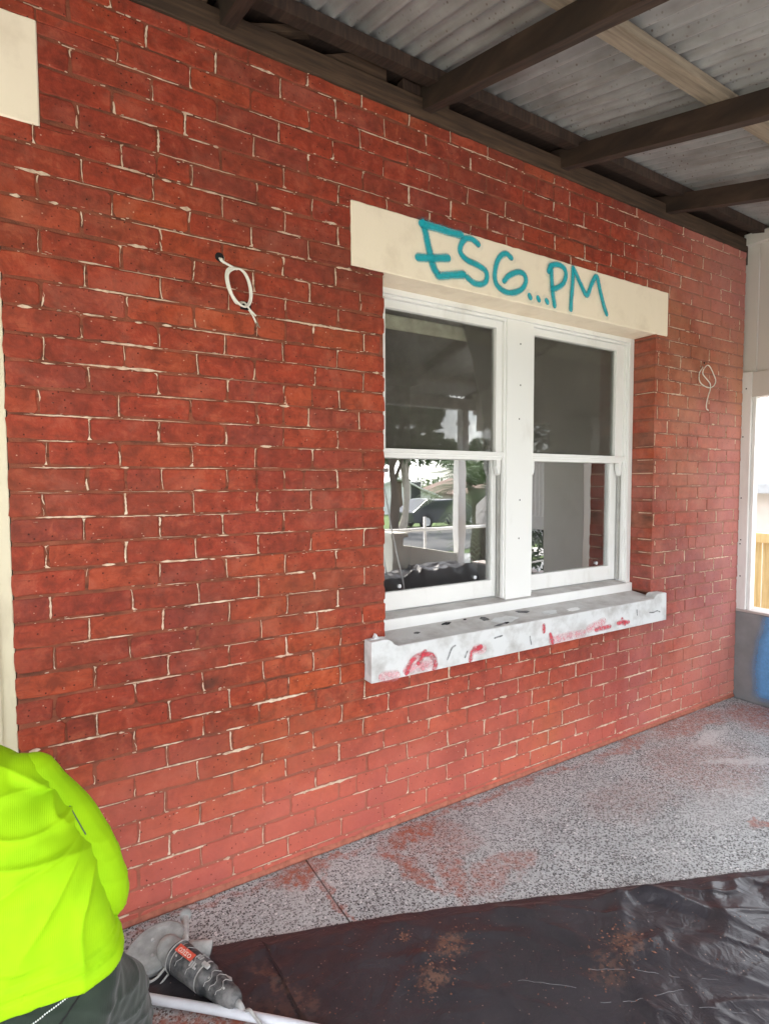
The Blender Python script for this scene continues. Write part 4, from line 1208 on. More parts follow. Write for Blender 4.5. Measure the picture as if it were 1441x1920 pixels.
def sheet_z(x, y):
    return 0.016
bpy.context.view_layer.update()
# brick crumbs and grit lying on the sheet
cr = MB()
rr = random.Random(21)
def crumb(x, y, r_, z):
    vs0 = [Vector((rr.gauss(0, 1), rr.gauss(0, 1), rr.gauss(0, 0.6))).normalized() * r_ * rr.uniform(0.6, 1.2) for _ in range(6)]
    vs0 = [Vector((1, 0, 0)), Vector((-1, 0, 0)), Vector((0, 1, 0)), Vector((0, -1, 0)), Vector((0, 0, 0.7)), Vector((0, 0, -0.5))]
    an = rr.random() * 6.3
    Mr = Matrix.Rotation(an, 3, 'Z')
    sx_ = rr.uniform(0.7, 1.9)
    pts = [Mr @ Vector((v.x * sx_, v.y, v.z)) * r_ * rr.uniform(0.75, 1.2) + Vector((x, y, z)) for v in vs0]
    cr.add(pts, [(0, 2, 4), (2, 1, 4), (1, 3, 4), (3, 0, 4), (2, 0, 5), (1, 2, 5), (3, 1, 5), (0, 3, 5)])
for (cx, cy, sx_, sy_, n, r0) in ((1.03, -0.78, 0.05, 0.035, 55, 0.0032), (1.17, -0.70, 0.055, 0.04, 55, 0.0034), (1.69, -1.02, 0.06, 0.045, 60, 0.0038), (1.56, -1.06, 0.06, 0.05, 35, 0.003), (1.05, -0.585, 0.016, 0.012, 26, 0.003), (0.75, -0.75, 0.2, 0.2, 50, 0.002), (1.5, -1.1, 0.5, 0.3, 160, 0.002), (0.9, -0.6, 0.35, 0.25, 110, 0.002)):
    for _ in range(n):
        x, yv = rr.gauss(cx, sx_), rr.gauss(cy, sy_)
        if x < 0.65 or yv > edge_y(x) - 0.03: continue
        hit, loc, nn, ix = ps.ray_cast(Vector((x, yv, 0.5)), Vector((0, 0, -1)))
        if hit:
            crumb(x, yv, r0 * rr.uniform(0.5, 1.4), loc.z + 0.001)
for _ in range(260):        # grit along the wall foot
    x = rr.uniform(0.3, 4.3); yv = -0.015 - abs(rr.gauss(0, 0.05))
    crumb(x, yv, rr.uniform(0.0012, 0.0035), 0.002)
tag(cr.build('brick_crumbs', M['crumb']), 'small crumbs of brick and mortar scattered over sheet and floor', 'rubble', kind='stuff')

# ------------------------------------------------------------------ PVC pipe along the sheet's edge
pp = MB().tube([(0.10, -0.265, 0.027), (0.235, -0.372, 0.027), (0.40, -0.520, 0.029), (0.575, -0.682, 0.030), (0.85, -0.945, 0.030), (1.05, -1.14, 0.030)], 0.0135, 16).build('pipe', M['pvc'], None, smooth=True)
tag(pp, 'white plastic pipe lying along the edge of the black sheet', 'pipe')

# ------------------------------------------------------------------ angle grinder
gd = empty('angle_grinder', (0.38, -0.38, 0.012), 'dusty black and grey corded angle grinder with red label lying on black plastic', 'power tool')
H = Vector((0.338, -0.292, 0.060)); T = Vector((0.476, -0.580, 0.046))
ax = (T - H).normalized(); sd = ax.cross(Vector((0, 0, 1))).normalized(); upv = sd.cross(ax).normalized()
def G(u, v, w, f=1.0): return H + ax * u * f + sd * v + upv * w
def G2(u, v, w): return H + ax * u * 0.92 + (sd * v + upv * w) * 1.2
GM = Matrix(((ax.x, sd.x, upv.x, H.x), (ax.y, sd.y, upv.y, H.y), (ax.z, sd.z, upv.z, H.z), (0, 0, 0, 1)))
def glathe(prof, seg=28, sq=1.0):
    b_ = MB()
    vs_, fs = [], []
    for (u, r_) in prof:
        u, r_ = u * 0.92, r_ * 1.2
        for k in range(seg):
            th = 2 * math.pi * k / seg
            c_, s_ = math.cos(th), math.sin(th)
            e = 1.0 / max(abs(c_) ** 4 + abs(s_) ** 4, 1e-6) ** 0.25
            q = 1 + (e - 1) * sq * 0.6
            vs_.append(G(u, r_ * q * c_, r_ * q * s_))
    n = len(prof)
    fs = [(i * seg + k, i * seg + (k + 1) % seg, (i + 1) * seg + (k + 1) % seg, (i + 1) * seg + k) for i in range(n - 1) for k in range(seg)] + [tuple(range(seg)), tuple(range(n * seg - 1, (n - 1) * seg - 1, -1))]
    return b_.add(vs_, fs)
body = glathe([(0.0, 0.030), (0.004, 0.036), (0.022, 0.0375), (0.025, 0.034), (0.030, 0.0335), (0.034, 0.0365), (0.040, 0.0365), (0.10, 0.0345), (0.146, 0.0345), (0.152, 0.031)], sq=0.5).build('motor_body', M['darkplast'], gd, smooth=True)
rear = glathe([(0.150, 0.030), (0.160, 0.0335), (0.178, 0.0335), (0.186, 0.029), (0.22, 0.0275), (0.26, 0.026), (0.295, 0.024), (0.31, 0.021), (0.322, 0.015)], sq=0.6).build('rear_handle', M['darkplast'], gd, smooth=True)
for u, r_ in ((0.012, 0.0385), (0.030, 0.0350), (0.156, 0.0345)):
    glathe([(u - 0.002, r_ - 0.002), (u - 0.002, r_), (u + 0.002, r_), (u + 0.002, r_ - 0.002)], sq=0.5).build('body_ring', M['palegrey'], body, smooth=False)
# grip lines moulded round the rear handle and body
for uu in ((0.05, 0.075), (0.105, 0.13), (0.19, 0.215), (0.215, 0.24), (0.245, 0.27)):
    pts = []
    for k in range(9):
        th = R(-65 + 130 * k / 8)
        zig = (uu[0] + uu[1]) / 2 + (0.006 if k % 4 in (1, 2) else -0.006)
        r_ = (0.0365 if uu[0] < 0.15 else 0.0296) - (0.0018 if uu[0] > 0.24 else 0)
        pts.append(G2(zig, r_ * 1.04 * math.sin(th), r_ * 1.04 * math.cos(th)))
    MB().tube(pts, 0.0010, 6).build('grip_line', M['palegrey'], body if uu[0] < 0.15 else rear)
# cooling slots
for k in range(3):
    for s_ in (-0.9, -0.25, 0.45):
        th = s_ + 0.0
        c0 = G2(0.112 + 0.009 * k, 0.0372 * math.sin(th), 0.0372 * math.cos(th))
        Mx = Matrix.Translation(c0) @ GM.to_3x3().to_4x4() @ Matrix.Rotation(-th, 4, 'X')
        MB().box(-0.0022, 0.0022, -0.008, 0.008, -0.002, 0.0008, Mx).build('cooling_slot', M['palegrey'], body)
# red label with pale lettering on the top of the body
Lm = Matrix.Translation(G2(0.066, 0.006, 0.0376)) @ GM.to_3x3().to_4x4() @ Matrix.Rotation(R(-12), 4, 'X')
lb = MB().box(-0.038, 0.038, -0.012, 0.012, -0.001, 0.001, Lm).build('label', M['redlabel'], gd, bevel=0.0006)
tc = bpy.data.curves.new('lettering', 'FONT'); tc.body = 'ozito'; tc.size = 0.028; tc.align_x = 'CENTER'; tc.align_y = 'CENTER'; tc.extrude = 0.0003
to = bpy.data.objects.new('lettering', tc); col.objects.link(to)
dg = bpy.context.evaluated_depsgraph_get()
tme = bpy.data.meshes.new_from_object(to.evaluated_get(dg))
bpy.data.objects.remove(to); bpy.data.curves.remove(tc)
tme.transform(Lm @ Matrix.Translation((0, 0, 0.0015)) @ Matrix.Rotation(R(180), 4, 'Z'))
tme.materials.clear(); tme.materials.append(M['paletext'])
link('lettering', tme, lb, fix=False)
# paddle switch under the rear handle
MB().prism([(-0.012, -0.032), (0.012, -0.032), (0.012, -0.022), (-0.012, -0.022)], 0, 0, 0.001) if False else None
sw = MB(); sw.tube([G2(0.175, -0.026, -0.012), G2(0.20, -0.037, -0.014), G2(0.225, -0.040, -0.012), G2(0.238, -0.034, -0.008)], [0.007, 0.010, 0.009, 0.006], 10)
sw.build('switch', M['palegrey'], gd, smooth=True)
for (u, v) in ((0.045, 0.022), (0.14, 0.020), (0.20, 0.012), (0.27, 0.010)):
    w_ = 0.0345 if u < 0.15 else 0.027
    p0 = G2(u, v, w_ * 0.92); nv_ = (sd * v + upv * w_).normalized()
    MB().tube([p0, p0 + nv_ * 0.0035], 0.0032, 8).build('screw', M['palegrey'], gd)
MB().tube([G2(0.045 + 0.02 * i, -0.031 - 0.001 * (i % 2), 0.016) for i in range(6)], 0.0012, 6).build('casing_seam', M['black'], body)
MB().box(-0.014, 0.014, -0.006, 0.006, -0.002, 0.006, Matrix.Translation(G2(0.165, 0.0, 0.036)) @ GM.to_3x3().to_4x4()).build('slide_switch', M['palegrey'], gd, bevel=0.001)
# gear head
gh = MB()
gh.tube([G2(0.004, 0, 0), G2(-0.020, 0, 0.0), G2(-0.045, -0.002, 0.002), G2(-0.066, -0.004, 0.0)], [0.043, 0.042, 0.037, 0.018], 20)
gh.ball(G2(-0.035, 0, 0.004), (0.039, 0.039, 0.041))
ghm = remesh_union(gh, 0.003, 4); ghm.materials.append(M['grey'])
link('gear_head', ghm, gd, smooth=True, fix=False)
# wheel guard: deep half drum with a flat dusty top, tilted on its edge
gc = Vector((0.288, -0.222, 0.054)); gn = Vector((-0.10, -0.35, 0.93)).normalized()
gx = Vector((0.97, 0.25, 0.0)); gx = (gx - gn * gx.dot(gn)).normalized(); gy = gn.cross(gx)
def D(u, v, w): return gc + gx * u + gy * v + gn * w
gv, nseg = MB(), 44
prof = [(0.0, 0.016), (0.060, 0.016), (0.078, 0.013), (0.086, 0.004), (0.087, -0.016), (0.083, -0.016), (0.080, 0.002), (0.0, 0.006)]
vs_, fs = [], []
for k in range(nseg + 1):
    th = R(360) * k / nseg
    for (r_, h_) in prof:
        sq = 1.12 if abs(math.cos(th)) > 0.7 else 1.0
        vs_.append(D(r_ * 1.18 * math.cos(th), r_ * 0.86 * math.sin(th), h_))
m_ = len(prof)
fs = [(k * m_ + j, k * m_ + (j + 1) % m_, (k + 1) * m_ + (j + 1) % m_, (k + 1) * m_ + j) for k in range(nseg) for j in range(m_)] + [tuple(range(m_)), tuple(nseg * m_ + j for j in range(m_ - 1, -1, -1))]
gv.add(vs_, fs).build('wheel_guard', M['grey'], gd, smooth=False, bevel=0.001)
dk = MB().tube([D(0, 0, -0.006), D(0, 0, -0.009)], 0.068, 40).build('cutting_disc', M['darkplast'], gd)
for (u, v) in ((0.02, -0.02), (-0.02, -0.025), (0.0, 0.02)):
    MB().tube([D(u, v, 0.016), D(u, v, 0.021)], 0.005, 8).build('bolt', M['palegrey'], gd)
# loose guard clamp rings next to the worker's knee
MB().tube(catmull([D(-0.080, -0.035, -0.004), D(-0.075, -0.07, 0.0), D(-0.04, -0.088, 0.004), D(0.0, -0.082, 0.01)], 6), 0.004, 8).build('clamp_ring', M['palegrey'], gd, smooth=True)
MB().tube(catmull([D(-0.085, -0.05, -0.018), D(-0.078, -0.09, -0.012), D(-0.04, -0.108, -0.006), D(0.0, -0.10, 0.0)], 6), 0.0035, 8).build('clamp_ring', M['palegrey'], gd, smooth=True)
# dust port and side handle
dp = MB(); dp.tube([G2(-0.01, -0.03, -0.01), G2(0.02, -0.055, -0.012), G2(0.042, -0.072, -0.016), G2(0.060, -0.085, -0.020)], [0.020, 0.021, 0.023, 0.024], 20)
dp.build('dust_port', M['palegrey'], gd, smooth=True)
MB().tube([G2(0.0605, -0.0853, -0.0201), G2(0.0622, -0.0865, -0.0205)], 0.019, 18).build('port_opening', M['darkplast'], gd)
hs = MB()
pts = [Vector((0.372, -0.270, 0.058)), Vector((0.380, -0.242, 0.060)), Vector((0.387, -0.214, 0.062)), Vector((0.393, -0.188, 0.064)), Vector((0.398, -0.164, 0.066)), Vector((0.401, -0.150, 0.067))]
hs.tube(catmull(pts, 4), [0.011 + 0.0022 * ((i % 2) == 0) for i in range(21)], 14)
hs.build('side_handle', M['palegrey'], gd, smooth=True)
MB().tube([(0.401, -0.153, 0.067), (0.404, -0.138, 0.068), (0.407, -0.120, 0.069)], [0.019, 0.021, 0.013], 14).build('handle_cap', M['grey'], gd, smooth=True)
# strain relief and cord
MB().tube([G2(0.318, 0, 0), G2(0.335, 0, -0.004), G2(0.352, 0.001, -0.012)], [0.012, 0.010, 0.008], 12).build('strain_relief', M['palegrey'], gd, smooth=True)
e_ = G2(0.352, 0.001, -0.012)
MB().tube(catmull([e_, e_ + Vector((0.010, -0.022, 0.022)), e_ + Vector((0.020, -0.05, 0.016)), Vector((0.525, -0.70, 0.022)), Vector((0.54, -0.78, 0.018)), Vector((0.60, -0.92, 0.018)), Vector((0.58, -1.15, 0.018)), Vector((0.40, -1.40, 0.006))], 8), 0.0048, 10).build('cord', M['palegrey'], gd, smooth=True)

# ------------------------------------------------------------------ worker
er = Vector((0.99, -0.14, 0)); ef = Vector((0.14, 0.99, 0)); ez = Vector((0, 0, 1))
ps_root = empty('person', (-0.04, -0.62, 0.0), 'kneeling worker in bright yellow-green long-sleeved shirt and dark trousers, back turned', 'person')
def limb(mb, pts, rad, seg=18, sub=6):
    C_ = catmull(pts, sub)
    n = len(pts); rs = []
    for i in range(len(C_)):
        t = i / sub; k = min(int(t), n - 2); f_ = t - k
        rs.append(rad[k] * (1 - f_) + rad[k + 1] * f_)
    mb.tube(C_, rs, seg)
    mb.ball(C_[0], rs[0], 14, 8); mb.ball(C_[-1], rs[-1], 14, 8)
def ell_loft(mb, secs, seg=36, sub=5):
    """secs: (center, half-width, half-depth)"""
    cs = catmull([s_[0] for s_ in secs], sub)
    n = len(secs); rings = []
    for i, c_ in enumerate(cs):
        t = i / sub; k = min(int(t), n - 2); f_ = t - k
        a = secs[k][1] * (1 - f_) + secs[k + 1][1] * f_
        b = secs[k][2] * (1 - f_) + secs[k + 1][2] * f_
        rings.append([c_ + er * (a * abs(math.cos(th)) ** 0.75 * (1 if math.cos(th) > 0 else -1)) + ef * (b * abs(math.sin(th)) ** 0.75 * (1 if math.sin(th) > 0 else -1)) for th in (2 * math.pi * q / seg for q in range(seg))])
    m_ = len(rings)
    mb.add([p for r_ in rings for p in r_], [(i * seg + q, i * seg + (q + 1) % seg, (i + 1) * seg + (q + 1) % seg, (i + 1) * seg + q) for i in range(m_ - 1) for q in range(seg)] + [tuple(range(seg)), tuple(range(m_ * seg - 1, (m_ - 1) * seg - 1, -1))])
hemC = Vector((-0.062, -0.690, 0.497)); midC = Vector((-0.108, -0.655, 0.73)); shC = Vector((-0.20, -0.56, 0.93))
shR = Vector((-0.045, -0.585, 0.880)); elR = Vector((0.102, -0.635, 0.600)); haR = Vector((0.02, -0.40, 0.66))
shL = Vector((-0.37, -0.50, 0.88)); elL = Vector((-0.52, -0.36, 0.68)); haL = Vector((-0.34, -0.13, 0.78))
neck = Vector((-0.240, -0.49, 1.02)); head = Vector((-0.285, -0.42, 1.11))
hipR = Vector((0.040, -0.690, 0.46)); hipL = Vector((-0.165, -0.66, 0.46))
knR = Vector((0.165, -0.47, 0.075)); knL = Vector((-0.20, -0.40, 0.075))
anR = knR - ef * 0.41 + Vector((0, 0, -0.005)); anL = knL - ef * 0.41 + Vector((0, 0, -0.005))
# body: one continuous figure with hands and face
bd = MB()
ell_loft(bd, [(hemC - ez * 0.06, 0.150, 0.07), (hemC + ez * 0.08, 0.150, 0.07), (midC, 0.140, 0.07), (shC - ez * 0.03, 0.14, 0.08), (shC + Vector((-0.02, 0.02, 0.01)), 0.08, 0.055)])
limb(bd, [shC, neck, head], [0.07, 0.056, 0.06])
bd.ball(head + ez * 0.03, (0.075, 0.092, 0.112), 20, 14, Matrix.Rotation(R(-8), 3, 'Z'))
fdir = (ef + Vector((0, 0, -0.35))).normalized()
bd.ball(head + fdir * 0.088 + ez * 0.01, (0.012, 0.018, 0.020), 10, 8)
bd.ball(head + fdir * 0.070 - ez * 0.055, (0.035, 0.03, 0.028), 12, 8)
for s_ in (-1, 1):
    bd.ball(head + er * s_ * 0.076 + ez * 0.015, (0.010, 0.020, 0.030), 10, 8)
for (s0, e0_, h0, sgn) in ((shR, elR, haR, 1), (shL, elL, haL, -1)):
    limb(bd, [s0 - ez * 0.03, (s0 + e0_) / 2, e0_, (e0_ + h0) / 2, h0], [0.044, 0.044, 0.040, 0.036, 0.026])
    hd_ = (h0 - e0_).normalized()
    side = hd_.cross(ez).normalized(); dn = side.cross(hd_)
    bd.ball(h0 + hd_ * 0.045, (0.036, 0.036, 0.030))
    for k in range(4):
        b0 = h0 + hd_ * 0.075 + side * (0.027 - 0.018 * k)
        ln = (0.026, 0.030, 0.028, 0.022)[k]
        p1 = b0 + hd_ * ln; p2 = p1 + (hd_ * 0.7 - dn * 0.7) * ln * 0.8; p3 = p2 + (hd_ * 0.2 - dn) * ln * 0.6
        limb(bd, [b0, p1, p2, p3], [0.0095, 0.009, 0.0085, 0.0075], 10, 3)
    t0 = h0 + hd_ * 0.03 + side * sgn * 0.030
    limb(bd, [t0, t0 + side * sgn * 0.025 + hd_ * 0.02, t0 + side * sgn * 0.03 + hd_ * 0.05], [0.012, 0.0105, 0.009], 10, 3)
for (h0, k0, a0) in ((hipR, knR, anR), (hipL, knL, anL)):
    limb(bd, [h0 - ez * 0.06, (h0 + k0) / 2, k0], [0.075, 0.066, 0.05]); limb(bd, [k0, (k0 + a0) / 2, a0], [0.048, 0.052, 0.034])
    limb(bd, [a0, a0 - ef * 0.05 - ez * 0.0, a0 - ef * 0.11 - ez * 0.03], [0.034, 0.036, 0.026])
bme = remesh_union(bd, 0.006, 4); bme.materials.append(M['skin'])
bo = link('body', bme, ps_root, smooth=True, fix=False)
hr = MB(); hr.ball(head + ez * 0.045 - ef * 0.012, (0.082, 0.096, 0.108), 20, 14, Matrix.Rotation(R(-8), 3, 'Z'))
hme = remesh_union(hr, 0.006, 2)
hme.materials.append(M['hair'])
for v in hme.vertices:
    if (v.co - head).dot(ef) > 0.035 and v.co.z < head.z + 0.085: v.co -= ef * 0.05
    v.co += Vector((nz(*(v.co * 60)), nz(*(v.co * 61)), 0)) * 0.003
link('hair', hme, ps_root, smooth=True, fix=False)
for s_ in (-1, 1):
    MB().ball(head + fdir * 0.079 + er * s_ * 0.031 + ez * 0.035, 0.010, 10, 8).build('eye', M['stitch'], bo, smooth=True)
# shirt
sh = MB()
ell_loft(sh, [(hemC, 0.205, 0.112), (hemC * 0.65 + midC * 0.35, 0.203, 0.118), (midC, 0.192, 0.122), (midC * 0.45 + shC * 0.55, 0.195, 0.122), (shC - ez * 0.03, 0.190, 0.112), (shC + Vector((-0.018, 0.02, 0.045)), 0.125, 0.085), (neck + ez * 0.005, 0.066, 0.066)], 48, 6)
sh.ball(shR + Vector((-0.02, 0.01, 0.0)), 0.082, 20, 14)
limb(sh, [shL, (shL + elL) / 2, elL, elL * 0.2 + haL * 0.8], [0.078, 0.070, 0.060, 0.044])
sme = remesh_union(sh, 0.0048, 7)
sme.materials.append(M['hivis'])
nv = len(sme.vertices)
co = np.empty(nv * 3); sme.vertices.foreach_get('co', co); co = co.reshape(-1, 3)
no = np.array([v.normal[:] for v in sme.vertices])
pit_ = Vector((0.075, -0.70, 0.79))
def fold(p, vn):
    u = (p - hemC).dot(er); z = p.z; f_ = (p - hemC).dot(ef)
    d = p - pit_
    du, dz = d.dot(er), d.z
    rho = math.hypot(du, dz)
    phi = math.atan2(dz, -du)
    s_ = 0.0
    if du < 0.06:
        ray_ = math.sin(phi * 4.6 + 2.6 * nz(u * 5, z * 5, f_ * 4) + 0.6)
        s_ += 0.014 * (1 - abs(ray_)) ** 2.4 * math.exp(-abs(rho - 0.13) / 0.15) * min(1, rho / 0.05)
    rid = math.sin(z * 30 + u * 11 + 3.8 * nz(u * 4 + 3, z * 6, 2.0))
    s_ += 0.008 * (1 - abs(rid)) ** 3.0 * (1.0 if 0.58 < z else 0.3)
    s_ += 0.008 * nz(u * 8, z * 12, f_ * 7) + 0.003 * nz(u * 24, z * 30, f_ * 18)
    hz = 0.497
    if z < hz + 0.06:
        s_ += 0.005
        if hz + 0.030 < z < hz + 0.038: s_ -= 0.0045
    return s_
for i in range(nv):
    p = Vector(co[i])
    if p.z < 0.64:
        u = (p - hemC).dot(er)
        p.z -= 0.0 * max(-1.2, min(1.2, u / 0.2)) * min(1, (0.64 - p.z) / 0.10)
        co[i] = p
disp = np.array([fold(Vector(c_), None) for c_ in co])
co += no * disp[:, None]
sme.vertices.foreach_set('co', co.reshape(-1)); sme.update()
so_ = link('shirt', sme, ps_root, smooth=True, fix=False)
sl_ = MB()
limb(sl_, [Vector((-0.04, -0.575, 0.885)), Vector((0.012, -0.594, 0.80)), Vector((0.068, -0.634, 0.695)), Vector((0.098, -0.652, 0.60)), Vector((0.085, -0.60, 0.575)), Vector((0.055, -0.50, 0.61)), Vector((0.03, -0.43, 0.65))], [0.070, 0.074, 0.076, 0.068, 0.066, 0.056, 0.044])
slm = remesh_union(sl_, 0.0055, 6); slm.materials.append(M['hivis'])
sn_ = [v.normal.copy() for v in slm.vertices]
for v, vn in zip(slm.vertices, sn_):
    p = v.co
    t_ = (p - elR).length
    v.co = p + vn * (0.006 * nz(p.x * 11, p.y * 11, p.z * 13) + 0.007 * (1 - abs(math.sin(p.z * 62 + p.x * 30 + 3 * nz(p.x * 6, p.y * 6, p.z * 8)))) ** 2.5 * math.exp(-t_ / 0.10))
sle = link('sleeve', slm, so_, smooth=True, fix=False)
# trousers
tr = MB()
ell_loft(tr, [(hemC + ez * 0.06, 0.150, 0.075), (hemC + ez * 0.012, 0.182, 0.094), (hemC - ez * 0.05, 0.198, 0.125), (hemC - ez * 0.13 - ef * 0.02, 0.180, 0.140), (hemC - ez * 0.18, 0.11, 0.10)], 40, 5)
for (h0, k0, a0) in ((hipR, knR, anR), (hipL, knL, anL)):
    limb(tr, [h0 - ez * 0.08, (h0 + k0) / 2 + Vector((0.01, 0, -0.01)), k0], [0.106, 0.098, 0.074])
    limb(tr, [k0, (k0 + a0) / 2, a0], [0.072, 0.072, 0.056])
tme_ = remesh_union(tr, 0.0065, 9)
tme_.materials.append(M['trouser'])
tn_ = [v.normal.copy() for v in tme_.vertices]
for v, vn in zip(tme_.vertices, tn_):
    p = v.co.copy()
    s_ = 0.007 * nz(p.x * 9, p.y * 9, p.z * 12) + 0.006 * (1 - abs(math.sin(p.z * 40 + p.x * 26 + 3 * nz(p.x * 5, p.y * 5, p.z * 6)))) ** 3 + 0.0025 * nz(p.x * 28, p.y * 28, p.z * 28)
    p = p + vn * s_
    p.z = max(p.z, 0.004)
    v.co = p
tro = link('trousers', tme_, ps_root, smooth=True, fix=False)
bpy.context.view_layer.update()
def on_surface(obj, origin, target):
    iv = obj.matrix_world.inverted()
    o_, t_ = iv @ Vector(origin), iv @ Vector(target)
    hit, loc, nn, ix = obj.ray_cast(o_, (t_ - o_).normalized())
    return (obj.matrix_world @ loc, nn) if hit else (None, None)
# pale stitched line across the seat and a dark pocket seam
back = hemC - ef * 0.9 + ez * 0.5
st = MB()
for k in range(64):
    t = k / 63
    tgt = hemC + er * (0.125 - 0.26 * t) + ez * (0.010 - 0.115 * t - 0.05 * t * (1 - t)) - ef * 0.1
    loc, nn = on_surface(tro, tgt - ef * 0.6 + ez * 0.55, tgt)
    if loc: st.ball(loc + nn * 0.0012, (0.0019, 0.0019, 0.0019), 6, 4)
st.build('stitching', M['stitch'], tro)
sp = []
for k in range(16):
    t = k / 15
    tgt = hemC + er * (0.155 - 0.05 * t - 0.09 * t * t) + ez * (-0.01 - 0.19 * t)
    loc, nn = on_surface(tro, tgt - ef * 0.6 + ez * 0.45, tgt)
    if loc: sp.append(loc + nn * 0.0005)
if len(sp) > 3: MB().tube(sp, 0.0022, 6).build('seam', M['black'], tro, smooth=True)
# grey piping where the sleeve joins the shirt back
pc = []
for k in range(14):
    t = k / 13
    tgt = Vector((0.018 + 0.062 * t, -0.640 - 0.045 * t, 0.905 - 0.155 * t))
    loc, nn = on_surface(sle, tgt - ef * 0.6 + ez * 0.35 + er * 0.25, tgt)
    if loc: pc.append(loc + nn * 0.001)
if len(pc) > 3: MB().tube(pc[5:12], 0.0014, 6).build('piping', M['piping'], so_, smooth=True)
for a0 in (anR, anL):
    b_ = MB(); limb(b_, [a0 + ef * 0.02, a0 - ef * 0.05, a0 - ef * 0.13 - ez * 0.02], [0.052, 0.052, 0.045], 16, 4)
    bm_ = remesh_union(b_, 0.006, 3); bm_.materials.append(M['boot'])
    for v in bm_.vertices:
        if v.co.z < 0.003: v.co.z = 0.003
    link('boot', bm_, ps_root, smooth=True, fix=False)

# ------------------------------------------------------------------ verandah front: posts, pier, low wall, rail
for (x, lab) in ((4.30, 'white square verandah post next to the sloping low wall'), (1.15, 'white square verandah post facing the window'), (-2.0, 'white square verandah post opposite the cream door')):
    p_ = empty('verandah_post', (x, -2.63, 0.0), lab, 'post', 'posts along the verandah front')
    MB().box(x - 0.05, x + 0.05, -2.68, -2.58, 0.0, 2.469).build('shaft', M['post'], p_, bevel=0.006)
    MB().box(x - 0.065, x + 0.065, -2.695, -2.565, 0.001, 0.12).build('base_block', M['post'], p_, bevel=0.006)
    MB().box(x - 0.062, x + 0.062, -2.692, -2.568, 2.30, 2.34).build('collar', M['post'], p_, bevel=0.006)
lw = MB().prism([(3.43, -0.42), (4.23, -0.42), (4.23, 0.78), (3.43, 0.92)], 1, -2.70, -2.58).build('low_wall', M['render'], None, bevel=0.006)
tag(lw, 'cream rendered low wall with sloping top beside the verandah step', 'wall')
pr = empty('rendered_pier', (3.345, -2.60, 0.0), 'short cream rendered pier with flat cap at the low wall', 'pier')
MB().box(3.27, 3.425, -2.72, -2.52, 0.0, 1.02).build('pier_shaft', M['render'], pr, bevel=0.006)
MB().box(3.24, 3.46, -2.75, -2.49, 1.02, 1.07).build('pier_cap', M['render'], pr, bevel=0.006)
ra = empty('pipe_rail', (2.0, -2.95, -0.4), 'white pipe handrail on slim uprights along the path', 'railing')
MB().tube([(-2.5, -2.95, 1.05), (1, -2.95, 1.05), (6.5, -2.95, 1.05)], 0.022, 12).build('top_rail', M['post'], ra, smooth=True)
MB().tube([(-2.5, -2.95, 0.5), (1, -2.95, 0.5), (6.5, -2.95, 0.5)], 0.012, 10).build('mid_rail', M['post'], ra, smooth=True)
for x in (-2.4, -0.8, 0.8, 2.4, 4.03, 5.6):
    MB().tube([(x, -2.95, -0.385), (x, -2.95, 0.4), (x, -2.95, 1.2)], 0.02, 10).build('upright', M['post'], ra, smooth=True)
# bundled black plastic at the verandah edge
hp = MB()
vs_, fs = [], []
NU, NV = 60, 30
for i in range(NU + 1):
    for j in range(NV + 1):
        x = 2.70 + 1.55 * i / NU; y = -2.50 + 0.42 * j / NV
        e_ = min(1, i / 6, (NU - i) / 6, j / 5, (NV - j) / 5)
        base = 0.66 + 0.10 * nz(x * 2.6, 4.0) + (0.06 if x > 3.4 else 0)
        h_ = base * (1 - (1 - e_) ** 2) + e_ * (0.05 * nz(x * 6, y * 8) + 0.025 * nz(x * 16, y * 16))
        vs_.append((x + 0.02 * nz(y * 9, x * 4), y, max(0.003, h_)))
for i in range(NU):
    for j in range(NV):
        a = i * (NV + 1) + j
        fs.append((a, a + 1, a + NV + 2, a + NV + 1))
tag(hp.add(vs_, fs).build('plastic_bundle', M['plastic'], None, smooth=True), 'heaped bundle of black plastic at the verandah edge', 'bundle')
# step ladder
ld = empty('step_ladder', (3.0, -2.35, 0.0), 'open aluminium step ladder standing beside the black bundle', 'ladder')
for (xx, yy) in ((2.48, -2.30), (2.48, -1.98)):
    MB().tube([(xx, yy, 0.0), (xx + 0.28, yy + (0.03 if yy < -2.1 else -0.03), 1.75)], 0.02, 8, flat=0.5).build('rail', M['alu'], ld)
    MB().tube([(xx + 0.72, yy, 0.0), (xx + 0.34, yy + (0.03 if yy < -2.1 else -0.03), 1.72)], 0.016, 8, flat=0.5).build('rear_leg', M['alu'], ld)
for k in range(5):
    z = 0.3 + 0.3 * k
    xk = 2.48 + 0.28 * z / 1.75
    MB().box(xk - 0.04, xk + 0.04, -2.29, -1.99, z - 0.012, z + 0.012).build('step', M['alu'], ld)
MB().box(2.70, 2.90, -2.29, -1.99, 1.72, 1.76).build('top_step', M['alu'], ld, bevel=0.004)

